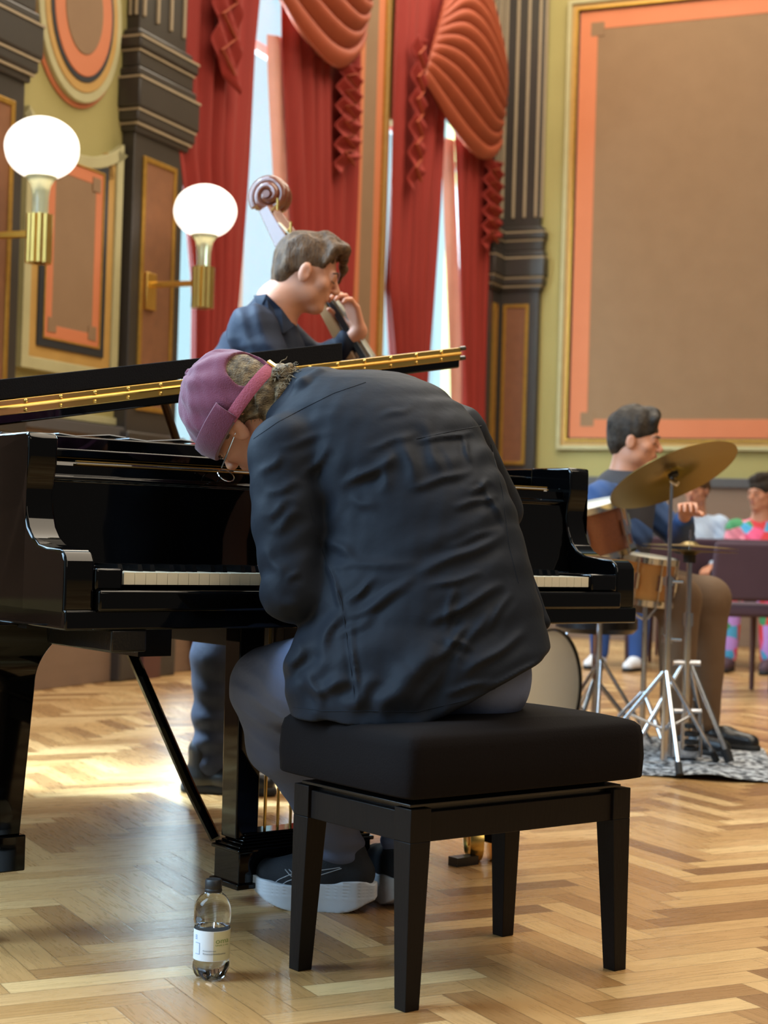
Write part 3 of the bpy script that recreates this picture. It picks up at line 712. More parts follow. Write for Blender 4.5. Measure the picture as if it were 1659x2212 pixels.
for d in (.004, .03):
    b = MB(); b.tube([(ue, .626, hz(ue, d)), (ue + .018, .626, hz(ue + .018, d))], .006, 8); b.build('hinge_pin', 'black_satin', hinge)
b = MB(); b.tube([(.87, 1.22, 1.005), (.80, 1.22, lidz(.80) - .002)], .012, 8); b.build('lid_prop', 'bass_pale', piano, label='light brown wooden lid prop')
# legs
def pleg(x, y, cx_=0):
    lg = MB(); sec = [(.043, .205), (.058, .50)] + [(.058 + .058 * (t ** 2.2), .50 + .126 * t) for t in np.linspace(0, 1, 14)[1:]]
    V = []
    for a, z_ in sec: V += [(x - a, y - a, z_), (x + a, y - a, z_), (x + a, y + a, z_), (x - a, y + a, z_)]
    n_ = len(sec); lg.add(V, [(3, 2, 1, 0), tuple(range(4 * n_ - 4, 4 * n_))] + [(i * 4 + k, i * 4 + (k + 1) % 4, i * 4 + 4 + (k + 1) % 4, i * 4 + 4 + k) for i in range(n_ - 1) for k in range(4)])
    w2 = .052; lg.box(x - w2, x + w2, y - w2, y + w2, .135, .206)
    l = lg.build('leg', 'black_gloss', piano, ang=20, bevel=.003)
    b = MB()
    for s in (-1, 1):
        m4 = Matrix.Translation((x + cx_, y + .02, .05)) @ Matrix.Rotation(-.50, 4, 'Z') @ Matrix.Translation((s * .010, 0, 0)) @ Matrix.Rotation(s * PI / 2, 4, 'Y')
        b.lathe([(.04, 0), (.05, .002), (.05, .030), (.047, .036), (.036, .037), (.032, .030), (.012, .030), (.012, .034), (.002, .034)], 32, m4)
    cw = b.build('castor_wheels', 'brass', l)
    b = MB(); b.box(x - .01 + cx_, x + .01, y - .02, y + .045, .05, .135); b.box(x - .12, x - .05, y - .015, y + .02, .0, .022); b.build('castor_fork', 'black_satin', l)
pleg(-.095, .33, -.06); pleg(1.305, .40); pleg(.35, 2.05)
# pedal lyre
lx0, lx1, ly0, ly1 = .428, .79, .225, .325
b = MB(); b.box(lx0, lx1, ly0, ly1, .06, .135); b.box(lx0 - .008, lx1 + .008, ly0 - .008, ly1 + .008, .055, .068); b.box(lx0 - .006, lx1 + .006, ly0 - .006, ly1 + .006, .133, .142)
for i in range(5):
    t = i / 5; e = .03 * t ** .6; b.box(lx0 + e, lx1 - e, ly0 + e * .7, ly1 - e * .7, .142 + t * .03, .142 + (t + .2) * .03)
lyre = b.build('pedal_lyre', 'black_gloss', piano, ang=30, bevel=.003)
for x in (.452, .72):
    b = MB(); b.hexa([(x - .018, .25, .16), (x + .04, .25, .16), (x + .04, .31, .16), (x - .018, .31, .16)], [(x - .022, .25, .645), (x + .044, .25, .645), (x + .044, .31, .645), (x - .022, .31, .645)]); b.build('lyre_post', 'black_gloss', lyre, bevel=.003)
for x in (.53, .565, .60, .64):
    b = MB(); b.tube([(x, .28, .15), (x, .28, .62)], .0035, 8); b.build('pedal_rod', 'brass', lyre)
for x in (.53, .60, .67):
    b = MB(); b.tube([(x, .235, .080), (x, .20, .076), (x, .165, .066)], [.007, .011, .014], 10, flat=.4); b.build('pedal', 'brass', lyre)
for x in (.43, .75):
    b = MB(); b.tube([(x + .0, .325, .15), (x - .02, .40, .25), (x - .035, .72, .60)], [.012, .013, .014], 8); b.build('lyre_brace', 'black_gloss', lyre)
lyre.location = (.044, .065, -.0165)
# sheets lying inside on the shelf
def wthing(name, mat, bm, loc, rz=0, **k):
    ob = bm.build(name, mat, None, shift=None, **k); ob.location = loc; ob.rotation_euler = (0, 0, rz); return ob
for (u_, r_, g) in ((.20, .06, 0), (.385, -.08, 0)):
    b = MB(); b.add([(x * .085, y * .04, .0015 + .004 * math.sin(x * 3) + q) for q in (0, .002) for y in (-1, 1) for x in (-1, -.5, 0, .5, 1)],
                    [(i + 1, i, i + 5, i + 6) for i in range(4)] + [(i + 10, i + 11, i + 16, i + 15) for i in range(4)] + [(0, 1, 11, 10), (1, 2, 12, 11), (2, 3, 13, 12), (3, 4, 14, 13), (5, 15, 16, 6), (6, 16, 17, 7), (7, 17, 18, 8), (8, 18, 19, 9), (0, 10, 15, 5), (4, 9, 19, 14)])
    wthing('sheet_music', 'white_paper', b, tuple(pw(u_, .55, 1.015)), PT + r_, label='white sheet of paper lying on top of the folded music shelf inside the piano', cat='paper', group='sheets lying inside the piano')

# ------------------------------------------------------------------ bench
BB = np.array([.0618, 2.8842, 0]); BT = .668; bL, bW = .545, .348
bu, bv_ = np.array([math.cos(BT), math.sin(BT), 0]), np.array([-math.sin(BT), math.cos(BT), 0])
bench = empty('piano_bench', tuple(BB), BT, label='black adjustable piano bench with a thick padded seat and four tapering legs', cat='bench')
def taper(x, y, dx, dy, top=.348, wt=.046, wb=.031):   # outer faces vertical, inner faces taper
    def q(w, z): return [(x, y, z), (x + dx * w, y, z), (x + dx * w, y + dy * w, z), (x, y + dy * w, z)]
    B_, T_ = q(wb, 0), q(wt, .29); T2 = q(wt, top)
    if dx * dy < 0: B_, T_, T2 = B_[::-1], T_[::-1], T2[::-1]
    m = MB(); m.hexa(B_, T_); m.hexa([(a[0], a[1], .29) for a in T_], T2); return m
for x, dx in ((0, 1), (bL, -1)):
    for y, dy in ((0, 1), (bW, -1)): taper(x, y, dx, dy).build('leg', 'bench_wood', bench, bevel=.0015)
for k in range(4):
    m = MB(); h0, h1 = .288, .340
    if k == 0: m.box(.046, bL - .046, .006, .026, h0, h1)
    if k == 1: m.box(.046, bL - .046, bW - .026, bW - .006, h0, h1)
    if k == 2: m.box(.006, .026, .046, bW - .046, h0, h1)
    if k == 3: m.box(bL - .026, bL - .006, .046, bW - .046, h0, h1)
    m.build('apron', 'bench_wood', bench, bevel=.0015)
m = MB(); m.box(.02, bL - .02, .02, bW - .02, .338, .352); m.box(-.004, bL - .03, -.002, bW - .03, .352, .357); m.box(.03, bL - .04, .03, bW - .04, .357, .370)
m.build('lift_mechanism', 'black_satin', bench, bevel=.001)
m = MB(); m.box(bL - .12, bL - .02, .01, .03, .350, .354); m.build('slide_rail', 'chrome', bench)
# cushion
def cush(x0, x1, y0, y1, z0, z1):
    nx, ny = 46, 34; V = []; Fc = []; r = .022
    m = MB(); cx, cy, hx, hy = (x0 + x1) / 2, (y0 + y1) / 2, (x1 - x0) / 2, (y1 - y0) / 2
    # rounded box from superellipse rings (shell) : side rings then top grid
    rings = [(0, .000, -.012), (0, .003, -.002), (0, .006, 0), (.0, .045, .002), (.0, .085, 0), (.0, .102, -.004), (.0, .110, -.012), (0, .114, -.024)]
    N = 160; V = []
    def sq(t, ex, ey):
        c_, s_ = math.cos(t), math.sin(t); q = 1 / max(abs(c_), abs(s_)); x, y = c_ * q, s_ * q
        k = 1 - .028 * (abs(x * y)) ** 10
        return cx + ex * x * k, cy + ey * y * k
    ring_pts = []
    for _, dz, off in rings:
        ring_pts.append([(*sq(2 * PI * i / N, hx + off, hy + off), z0 + dz) for i in range(N)])
    for kk in range(1, 14):
        f = 1 - kk / 14; ex, ey = (hx - .024) * f, (hy - .024) * f
        R_ = []
        for i in range(N):
            x, y = sq(2 * PI * i / N, ex, ey); qx, qy = (x - cx) / hx, (y - cy) / hy
            R_.append((x, y, z0 + .114 + .022 * (1 - qx ** 2) * (1 - qy ** 2) ** .6 - .012 * math.exp(-((qx + .4) ** 2 + qy ** 2) * 4)))
        ring_pts.append(R_)
    V = [p for R_ in ring_pts for p in R_]; nr = len(ring_pts)
    Fc = [(i * N + k, i * N + (k + 1) % N, (i + 1) * N + (k + 1) % N, (i + 1) * N + k) for i in range(nr - 1) for k in range(N)]
    Fc += [tuple(range(N))[::-1], tuple(range((nr - 1) * N, nr * N))]
    m.add(V, Fc); return m
m = cush(-.022, .565, -.022, .382, .366, .48); cu = m.build('cushion', 'cushion', bench, ang=60)
for x, y in ((.5, -.001), (.03, -.001)):
    m = MB(); m.lathe([(.003, 0), (.003, .001), (.0005, .0015)], 8, frame_m((x + .02, y, .02), (0, -1, 0)))

# ------------------------------------------------------------------ water bottle
bp_ = floor_at(455, 2112); btl = empty('water_bottle', (bp_[0], bp_[1], 0), .0, label='clear plastic water bottle with black cap and white label on the floor', cat='bottle')
btl.scale = (1.08, 1.08, .865)
def petal(prof, n=60, dep=0):
    V = []
    for r, z in prof:
        for k in range(n):
            a = 2 * PI * k / n; q = 1
            zz = z
            if z < .022: q = 1 - .10 * (1 - z / .022) * (.5 + .5 * math.cos(5 * a)); zz = z + .006 * (1 - z / .022) * (.5 + .5 * math.cos(5 * a))
            V.append((r * q * math.cos(a), r * q * math.sin(a), zz))
    m_ = len(prof); Fc = [(i * n + k, i * n + (k + 1) % n, (i + 1) * n + (k + 1) % n, (i + 1) * n + k) for i in range(m_ - 1) for k in range(n)] + [tuple(range(n))[::-1], tuple(range((m_ - 1) * n, m_ * n))]
    return V, Fc
pf_ = [(.004, .004), (.016, .001), (.024, .002), (.0285, .010), (.031, .022), (.031, .034), (.0295, .037), (.0295, .040), (.0302, .042), (.0302, .107), (.0295, .112), (.0305, .118), (.0312, .124), (.0315, .140), (.0305, .152), (.027, .164), (.021, .174), (.0145, .180), (.0135, .184), (.0135, .190)]
m = MB(); m.add(*petal(pf_)); m.build('bottle_shell', 'plastic', btl, ang=60)
m = MB(); m.add(*petal([(r * .955, z + .0012) for r, z in pf_ if z < .113] + [(.028, .1135)])); m.build('water', 'water', btl, ang=60)
m = MB(); m.lathe([(.0145, .182), (.0150, .184), (.0148, .188), (.0142, .189), (.0145, .190), (.0143, .206), (.0125, .2085), (.002, .209)], 48); m.build('cap', 'cap', btl)
n = 64; rL = .0308; V = []; 
for z in (.043, .106):
    for k in range(n): a = 2 * PI * k / n; V.append((rL * math.cos(a), rL * math.sin(a), z))
m = MB(); m.add(V, [(k, (k + 1) % n, n + (k + 1) % n, n + k) for k in range(n)]); lab = m.build('paper_label', 'white_paper', btl)
M['green_ink'] = P('green_print', '#7f9a52', .6); M['grey_ink'] = P('grey_print', '#5b6470', .6); M['blue_ink'] = P('blue_print', '#86a7cf', .6); M['cream'] = P('cream_label', '#dcd7b0', .6)
def on_label(x, z, lift=.0004):   # x: arc distance to the right of the camera-facing line
    th = -PI / 2 + x / rL; r = rL + lift; return (r * math.cos(th), r * math.sin(th), z)
def patch(x0, x1, z0, z1, mat, lift=.0003, name='label_field'):
    k = 14; V = [on_label(x0 + (x1 - x0) * i / k, z, lift) for z in (z0, z1) for i in range(k + 1)]
    m = MB(); m.add(V, [(i, i + 1, k + 2 + i, k + 1 + i) for i in range(k)]); return m.build(name, mat, lab)
def curve_text(txt, x, z, size, mat):
    cu_ = bpy.data.curves.new('t', 'FONT'); cu_.body = txt; cu_.size = size; cu_.resolution_u = 3
    ob = bpy.data.objects.new('t', cu_); COL.objects.link(ob); dg = bpy.context.evaluated_depsgraph_get(); me = bpy.data.meshes.new_from_object(ob.evaluated_get(dg)); bpy.data.objects.remove(ob)
    import bmesh
    bm_ = bmesh.new(); bm_.from_mesh(me); bmesh.ops.subdivide_edges(bm_, edges=[e for e in bm_.edges if e.calc_length() > size * .2], cuts=1); bm_.to_mesh(me); bm_.free()
    for v in me.vertices: v.co = Vector(on_label(x + v.co.x, z + v.co.y, .0007))
    me.materials.clear(); me.materials.append(M[mat]); link('label_print', me, lab)
patch(.006, .050, .0445, .1045, 'cream')
curve_text('oma', .009, .081, .0155, 'green_ink'); curve_text('Lähellä ja oma', .009, .0755, .0045, 'green_ink')
curve_text('Kivennäisvesi', -.012, .0640, .0042, 'grey_ink'); curve_text('Kivennäisvesijuoma', -.012, .0575, .0052, 'grey_ink')
for z in (.094, .0905, .087): patch(-.030, -.0245, z, z + .0018, 'blue_ink', name='small_print')
m = MB()
for (a, c2, d, e) in ((-.029, -.0185, .0565, .0575), (-.029, -.0185, .0795, .0805), (-.0195, -.0185, .0565, .0805)):
    k = 6; V = [on_label(a + (c2 - a) * i / k, z, .0006) for z in (d, e) for i in range(k + 1)]; m.add(V, [(i, i + 1, k + 2 + i, k + 1 + i) for i in range(k)])
m.build('printed_box', 'blue_ink', lab)
# ------------------------------------------------------------------ people: shared builders
def local_frame(up, fwd):
    up = nrm(up); fwd = np.array(fwd, float); fwd = nrm(fwd - up * (fwd @ up)); side = np.cross(fwd, up)   # side = the person's right
    return side, fwd, up
def head(S, c, up, fwd, neck, s=1.0, neck_r=.054):
    sd, fw, u = local_frame(up, fwd); R = np.array([sd, fw, u]); c = np.array(c, float)
    L = lambda x, y, z: c + (sd * x + fw * y + u * z) * s
    e = lambda p, r, k=.02, sub=False: S.ell(L(*p), np.array(r) * s, R, k, sub)
    e((0, -.012, .035), (.074, .094, .085)); e((0, .03, -.03), (.058, .060, .085), .03)
    e((0, .062, -.092), (.026, .024, .020), .025)
    for q in (-1, 1):
        e((q * .043, .012, -.062), (.020, .034, .026), .025); e((q * .042, .058, -.018), (.020, .020, .018), .02)
        e((q * .032, .101, .004), (.019, .015, .012), .010, True); e((q * .031, .077, .003), (.0135, .0135, .0125), .003)
        e((q * .078, -.006, -.006), (.009, .020, .033), .006); e((q * .088, .002, -.002), (.006, .010, .018), .004, True)
    S.cap(L(-.034, .083, .022), L(.034, .083, .022), .011 * s, k=.014)
    S.cap(L(0, .088, .014), L(0, .110, -.022), .0065 * s, .0105 * s, .010); e((0, .103, -.028), (.016, .011, .008), .007)
    S.cap(L(-.017, .087, -.047), L(.017, .087, -.047), .0062 * s, k=.008); S.cap(L(-.015, .086, -.057), L(.015, .086, -.057), .0072 * s, k=.006)
    S.cap(L(0, -.028, -.05), neck, neck_r * s, (neck_r + .006) * s, k=.03)
    return L
def face_bits(L, parent, s=1.0, brow='brow', closed=True):
    off = np.array(parent.location); Lm = lambda *a: tuple(L(*a) - off)
    for q in (-1, 1):
        b = MB(); b.tube([Lm(q * .016, .096, .023), Lm(q * .032, .093, .030), Lm(q * .050, .079, .024)], [.003, .0045, .002], 8); b.build('eyebrow', brow, parent)
        b = MB(); b.tube([Lm(q * .019, .090, .001), Lm(q * .031, .0925, -.003), Lm(q * .044, .083, .000)], [.0012, .0022, .0012], 6); b.build('eyelashes', brow, parent)
    b = MB(); b.tube([Lm(-.021, .087, -.051), Lm(-.008, .0945, -.0485), Lm(0, .0945, -.049), Lm(.008, .0945, -.0485), Lm(.021, .087, -.051)], [.0015, .004, .0035, .004, .0015], 8)
    b.tube([Lm(-.018, .087, -.0535), Lm(0, .0945, -.057), Lm(.018, .087, -.0535)], [.0015, .005, .0015], 8); b.build('lips', 'lip', parent)
def hand(S, wrist, d, pn_, thumb_side, curl=.5, s=1.0, spread=.08):
    """d: wrist-to-finger direction, pn_: palm normal (towards the palm), thumb_side: +1/-1 along d x pn"""
    d = nrm(d); pn_ = np.array(pn_, float); pn_ = nrm(pn_ - d * (pn_ @ d)); x = np.cross(d, pn_) * thumb_side; w = np.array(wrist, float)
    rot = lambda v, a, t: v * math.cos(a) + t * math.sin(a)
    base = []
    for i, (ox, L1) in enumerate(((.027, .088), (.009, .092), (-.009, .087), (-.026, .079))):
        k = w + (x * ox + d * L1) * s; base.append(k)
        S.cap(w + (x * ox * .6 + d * .012) * s, k, .015 * s, .011 * s, .012)
    for i, (k, ln) in enumerate(zip(base, (.92, 1.0, .94, .76))):
        a = curl * .55; dd = nrm(d + x * (spread * (1.5 - i))); p = k; cr_ = [.047, .028, .021]; rr = [.0095, .0082, .0074, .0062]
        for j in range(3):
            v = dd * math.cos(a) + pn_ * math.sin(a); q = p + v * cr_[j] * ln * s; S.cap(p, q, rr[j] * s, rr[j + 1] * s, .004); p = q; a += curl * (1.0 - .2 * j)
    t0 = w + (x * .022 + d * .028 + pn_ * .006) * s; t1 = t0 + nrm(x * .75 + d * .6 + pn_ * .35) * .040 * s; t2 = t1 + nrm(x * .25 + d * .85 + pn_ * (.2 + curl * .4)) * .032 * s; t3 = t2 + nrm(-x * .05 + d * .85 + pn_ * (.3 + curl * .5)) * .026 * s
    S.chain([t0, t1, t2, t3], [.015 * s, .0115 * s, .0098 * s, .0078 * s], .008)
def ridges(segs, depth_fn=None):
    """cloth folds as soft ridges given in the x-z plane: (x0,z0,x1,z1,width,amp)"""
    A = np.array(segs, np.float32)
    def f(Pn):
        o = np.zeros(len(Pn), np.float32)
        for x0, z0, x1, z1, w_, am in A:
            dx, dz = x1 - x0, z1 - z0; L2 = dx * dx + dz * dz + 1e-9
            qx, qz = Pn[:, 0] - x0, Pn[:, 2] - z0; t = np.clip((qx * dx + qz * dz) / L2, 0, 1)
            sd = (qx * dz - qz * dx) / math.sqrt(L2) + .25 * w_ * np.sin(t * 9 + x0 * 80)
            fade = np.maximum(np.sin(PI * t), 0) ** .8
            o -= am * fade * (np.exp(-(sd / w_) ** 2) - .55 * np.exp(-((sd - 1.9 * w_) / (1.5 * w_)) ** 2) - .25 * np.exp(-((sd + 1.9 * w_) / (1.6 * w_)) ** 2))
        return o
    return f
def rowsdf(rows, k=.03):
    """body loft from silhouette rows: (py, left px, right px, depth, depth half-width)"""
    T = []
    for py, a, b_, D, ry in rows:
        c = at((a + b_) / 2, py, D); T.append((c[2], c[0], c[1], (b_ - a) / 2 * D / F_PX, ry))
    T.sort(); T = np.array(T); zf = np.linspace(T[0, 0], T[-1, 0], 400); kr = np.exp(-np.linspace(-2, 2, 31) ** 2); kr /= kr.sum()
    cols = [zf]
    for i in (1, 2, 3, 4):
        c = np.interp(zf, T[:, 0], T[:, i]); c2 = np.convolve(np.pad(c, 15, mode='edge'), kr, 'valid'); wt_ = np.clip((zf[-1] - zf) / .05, 0, 1); cols.append(c2 * wt_ + c * (1 - wt_))
    T = np.stack(cols, 1).astype(np.float32)
    def f(Pn):
        z = Pn[:, 2]; cx, cy, rx, ry = [np.interp(z, T[:, 0], T[:, i]).astype(np.float32) for i in (1, 2, 3, 4)]
        q = np.sqrt(((Pn[:, 0] - cx) / rx) ** 2 + ((Pn[:, 1] - cy) / ry) ** 2); d = (q - 1) * np.minimum(rx, ry)
        return np.maximum(d, np.maximum(T[0, 0] - z, z - T[-1, 0])) * .9
    return f, (T[:, 1] - T[:, 3]).min(), (T[:, 1] + T[:, 3]).max(), (T[:, 2] - T[:, 4]).min(), (T[:, 2] + T[:, 4]).max(), T[0, 0], T[-1, 0]

# ------------------------------------------------------------------ the pianist
pl = empty('person', (.0, 3.2, 0), label='pianist bent over the keys in a plum cap, dark shirt and grey jeans', cat='person')
Hc = at(508, 886, 3.44); cU = nrm((-.83, .05, .56)); bK = nrm((.5, -.45, .74)); hS, hF, hU = local_frame(cU, -bK); hLft = -hS
elbL, elbR = at(632, 1278, 3.16), at(1068, 1100, 3.6); wrL, wrR = pw(.40, -.02, .785), pw(.86, -.01, .785)
shL, shR = at(622, 980, 3.25), at(985, 940, 3.45)
hipL, hipR = at(770, 1460, 3.2), at(1010, 1462, 3.2); knL, knR = at(588, 1482, 3.43), at(900, 1440, 3.62)
heL = floor_at(808, 1968); heR = floor_at(880, 1966)
anL, anR = heL + np.array([-.075, .01, .135]), heR + np.array([-.02, .06, .135])
nk = at(665, 880, 3.40)
def pianist_body():
    S = SDF()
    hd = head(S, Hc - hU * .03, hU, hF, nk)
    S.cap(nk, at(800, 960, 3.36), .055, .08, .04); S.cap(at(800, 960, 3.36), at(900, 1400, 3.2), .09, .10, .06); S.cap(hipL, hipR, .08, .08, .05); S.cap(shL, at(800, 955, 3.36), .05, .07, .05); S.cap(shR, at(800, 955, 3.36), .05, .07, .05)
    for sh, el, wr in ((shL, elbL, wrL), (shR, elbR, wrR)):
        S.chain([sh, el, wr], [.052, .042, .026], .02)
    dn = nrm(pn * 1.0 + np.array([0, 0, -.25]))
    hand(S, wrL, dn, (0, 0, -1), -1, .45); hand(S, wrR, dn, (0, 0, -1), 1, .45)
    for hp, kn_, an in ((hipL, knL, anL), (hipR, knR, anR)): S.chain([hp, kn_, an], [.075, .055, .036], .03)
    S.cap(anL + np.array([0, 0, -.04]), anL + np.array([-.13, .02, -.068]), .028, .022); S.cap(anR + np.array([0, 0, -.04]), anR + np.array([-.04, .13, -.068]), .028, .022)
    S.build('body', 'skin', pl, h=.005); return hd
hdL = pianist_body()
b = MB()   # shirt
rows = [(1552, 628, 1125, 3.14, .15), (1500, 614, 1150, 3.14, .155), (1440, 612, 1185, 3.15, .155), (1400, 626, 1193, 3.16, .155), (1350, 648, 1182, 3.18, .15), (1300, 662, 1170, 3.19, .145), (1250, 674, 1156, 3.20, .14), (1200, 682, 1143, 3.22, .14), (1150, 684, 1130, 3.24, .145), (1100, 672, 1116, 3.26, .15), (1050, 650, 1098, 3.28, .155), (1000, 605, 1076, 3.30, .16), (950, 566, 1052, 3.33, .16), (905, 574, 1028, 3.35, .155), (870, 598, 995, 3.37, .14), (845, 622, 965, 3.38, .12), (825, 648, 935, 3.39, .095), (811, 685, 900, 3.40, .07), (803, 735, 860, 3.41, .04), (798, 780, 810, 3.41, .008)]
f_, x0, x1, y0, y1, z0, z1 = rowsdf(rows)
S = SDF(); S.fn(f_, lo=(x0, y0, z0), hi=(x1, y1, z1))
S.chain([shL, (shL + elbL) / 2 + np.array([-.004, -.005, 0]), elbL], [.078, .066, .058], .018); S.cap(elbL, wrL + (elbL - wrL) * .12, .058, .036, .014)
S.cap(shR, elbR, .066, .058, .02); S.cap(elbR, wrR + (elbR - wrR) * .15, .058, .036, .014)
S.cap(at(700, 868, 3.38), at(672, 862, 3.40), .070, .066, .02)
S.chain([at(622, 918, 3.30), at(636, 876, 3.305), at(655, 836, 3.32), at(692, 810, 3.35)], [.012, .017, .018, .012], .008)
# front edge of the shirt hanging down on the right side
S.cap(at(1105, 1150, 3.34), at(1172, 1345, 3.30), .012, .016, .02)
# hem cut: rises towards the right
pA, pB = at(930, 1543, 3.14), at(1200, 1408, 3.14); nA = nrm(np.array([pB[2] - pA[2], 0, -(pB[0] - pA[0])]))
def hem(Pn): return (Pn - pA.astype(np.float32)) @ nA.astype(np.float32) * -1
S.fn(lambda Pn: np.maximum(hem(Pn) * 1.0, 0) * 0 - ((Pn - pA.astype(np.float32)) @ (nA if nA[2] < 0 else -nA).astype(np.float32)), 0.012, True)
C5 = lambda x, y: (500 + x * .452, 780 + y * .452)
folds = [(510, 600, 790, 455, 9, 5), (330, 560, 470, 400, 8, 3), (150, 640, 330, 570, 9, 4), (190, 420, 480, 320, 8, 2.5), (870, 378, 1185, 318, 5, 3), (820, 330, 890, 620, 12, 4), (925, 260, 1010, 560, 12, 4), (765, 420, 720, 640, 10, 3), (990, 300, 1080, 560, 9, 2), (1120, 330, 1150, 480, 5, 3),
         (850, 610, 1170, 510, 7, 3.5), (560, 660, 700, 700, 9, 2.5), (420, 830, 620, 960, 10, 3), (470, 980, 900, 960, 8, 2.5), (870, 1010, 1320, 830, 9, 5), (920, 1075, 1200, 1010, 6, 3), (1000, 900, 1300, 790, 7, 3), (540, 1240, 850, 1070, 8, 4), (620, 1180, 880, 1020, 7, 3), (930, 1250, 1300, 1060, 8, 5), (1010, 1290, 1060, 1060, 7, 3),
         (960, 1420, 1130, 1240, 8, 5), (1040, 1420, 1240, 1180, 8, 4), (1090, 1470, 1400, 1290, 7, 4), (1190, 1300, 1330, 1100, 6, 3), (1180, 1545, 1500, 1415, 5, 3), (1000, 1300, 1150, 1360, 6, 3), (690, 1650, 850, 1440, 18, 9), (790, 1640, 960, 1330, 20, 10), (560, 1640, 700, 1470, 14, 6), (860, 1640, 1010, 1420, 9, 4),
         (410, 1400, 520, 1180, 12, 5), (370, 1560, 620, 1490, 12, 6), (270, 1500, 350, 1330, 12, 4), (470, 1330, 700, 1200, 9, 4), (570, 1220, 610, 1640, 5, 3.5), (545, 1160, 700, 1020, 6, 3), (460, 960, 540, 1220, 5, 3), (190, 830, 320, 700, 10, 4), (170, 760, 280, 640, 8, 3), (140, 900, 260, 1030, 10, 3), (260, 1050, 330, 1000, 6, 2.5), (200, 1130, 370, 1210, 12, 3), (120, 540, 250, 440, 8, 3), (640, 420, 900, 330, 7, 2.5), (700, 250, 880, 200, 7, 2), (1140, 640, 1250, 560, 6, 3), (1050, 700, 1290, 640, 6, 3), (1000, 1560, 1240, 1500, 6, 3), (1200, 560, 1330, 810, 6, 3), (360, 1460, 450, 1640, 9, 4)]
segs = []
for a, b_, c_, d_, w_, am in folds:
    p, q = at(*C5(a, b_), 3.12), at(*C5(c_, d_), 3.12); segs.append((p[0], p[2], q[0], q[2], w_ * .452 * 3.12 / F_PX * 2.5, am * .0015))
RF = ridges(segs)
def shirt_disp(Pn):
    back = np.clip((3.34 - Pn[:, 1]) / .06, 0, 1)
    n1 = vnoise(Pn, 16, 3); dg = np.sin((Pn[:, 2] * .86 - Pn[:, 0] * .5 + .3 * Pn[:, 1]) * 95 + 3.2 * n1) * np.clip(.4 + n1 * 1.6, 0, 1)
    return RF(Pn) * back - .0017 * dg + .0022 * vnoise(Pn * np.array([1.0, 1.0, 1.7], np.float32), 30, 3) + .0010 * vnoise(Pn, 75, 8)
shirt = S.build('shirt', 'shirt', pl, h=.0042, disp=shirt_disp)
for k in ((  # stitched seams
    [(548, 948), (600, 912), (660, 880), (720, 850), (790, 826)], [(900, 948), (985, 930), (1040, 920)], [(668, 1090), (700, 1200), (738, 1300), (752, 1400), (768, 1520)], [(1060, 960), (1085, 1060), (1100, 1180), (1120, 1260)], [(620, 1525), (700, 1536), (800, 1536), (900, 1538), (1010, 1512), (1100, 1475), (1180, 1425)])):
    drape(shirt, k, .0009, 'seam', 'shirt', pl)
# jeans
S = SDF(); S.cap(at(800, 1468, 3.19), at(1035, 1462, 3.17), .085, .100, .05)
S.chain([hipL, knL], [.10, .086], .03); S.chain([knL + np.array([.0, .0, -.01]), knL + np.array([.02, .05, -.12]), (knL + anL) / 2 + np.array([-.008, .0, 0]), anL + np.array([.0, 0, .0])], [.080, .070, .064, .050], .02)
S.chain([hipR, knR, anR + np.array([0, 0, .0])], [.095, .075, .042], .03)
cutz = float(anL[2] - .062)
S.fn(lambda Pn: Pn[:, 2] - cutz, .004, True)
def jd(Pn):
    r = .0035 * np.sin(Pn[:, 2] * 150 + 14 * Pn[:, 0] + 9 * Pn[:, 1]) * np.exp(-((Pn[:, 2] - cutz - .04) / .07) ** 2)
    kz = np.exp(-(((Pn - (knL + np.array([.05, -.06, -.05])).astype(np.float32)) ** 2).sum(1)) / .009); r2 = .012 * (np.abs(np.sin(Pn[:, 2] * 75 + Pn[:, 0] * 45 + 1.2 * vnoise(Pn, 20, 3))) - .6) * kz
    return r + r2 + .002 * vnoise(Pn, 40, 5)
S.build('jeans', 'jeans_grey', pl, h=.005, disp=jd)
# head details
face_bits(hdL, pl)
HP = lambda l, b_, c: Hc + hLft * l + bK * 0 - hF * b_ + hU * c     # left, back, up of the head
R3 = np.array([hLft, -hF, hU])
S = SDF(); S.ell(HP(0, .010, .018), (.085, .105, .090), R3); S.ell(HP(.0, .066, -.050), (.070, .048, .050), R3, .02); S.ell(at(606, 842, 3.41), (.046, .05, .054), None, .02)
fc = HP(0, -.09, -.02)
S.ell(HP(0, -.105, -.03), (.12, .075, .09), R3, .01, True)
def curl(Pn):
    c = (Pn - Hc.astype(np.float32)) @ hU.astype(np.float32); free = np.clip((-.015 - c) / .02, 0, 1)
    return (.005 * vnoise(Pn, 110, 2) + .0035 * np.sin(Pn @ (hU * 210).astype(np.float32) + 4 * vnoise(Pn, 60, 4))) * (.15 + free)
S.build('hair', 'hair_grey', pl, h=.0038, disp=curl)
# loose curls
b = MB(); rr = np.random.RandomState(4); po = np.array(pl.location)
for i in range(300):
    if i < 190: p = at(606, 842, 3.41) + nrm(rr.randn(3) * np.array([1, .9, 1]) + np.array([.1, -.7, .5])) * np.array([.044, .05, .052])
    else:
        v = nrm(np.array([rr.uniform(-.5, .9), rr.uniform(.25, 1), rr.uniform(-.8, -.55)])); p = HP(v[0] * .083, .012 + v[1] * .1005, .016 + v[2] * .088)
    d = nrm(rr.randn(3) * .7 + np.array([.35, -.35, -.1]) + hU * -.7); e = nrm(rr.randn(3)) * .006
    b.tube([p - po, p + d * .009 + e * .7 - po, p + d * .018 - e * .2 - po, p + d * .025 + e * .6 - po], [.0015, .0013, .0010, .0003], 5)
tag(b.build('hair_strands', 'hair_grey', pl), kind='stuff')
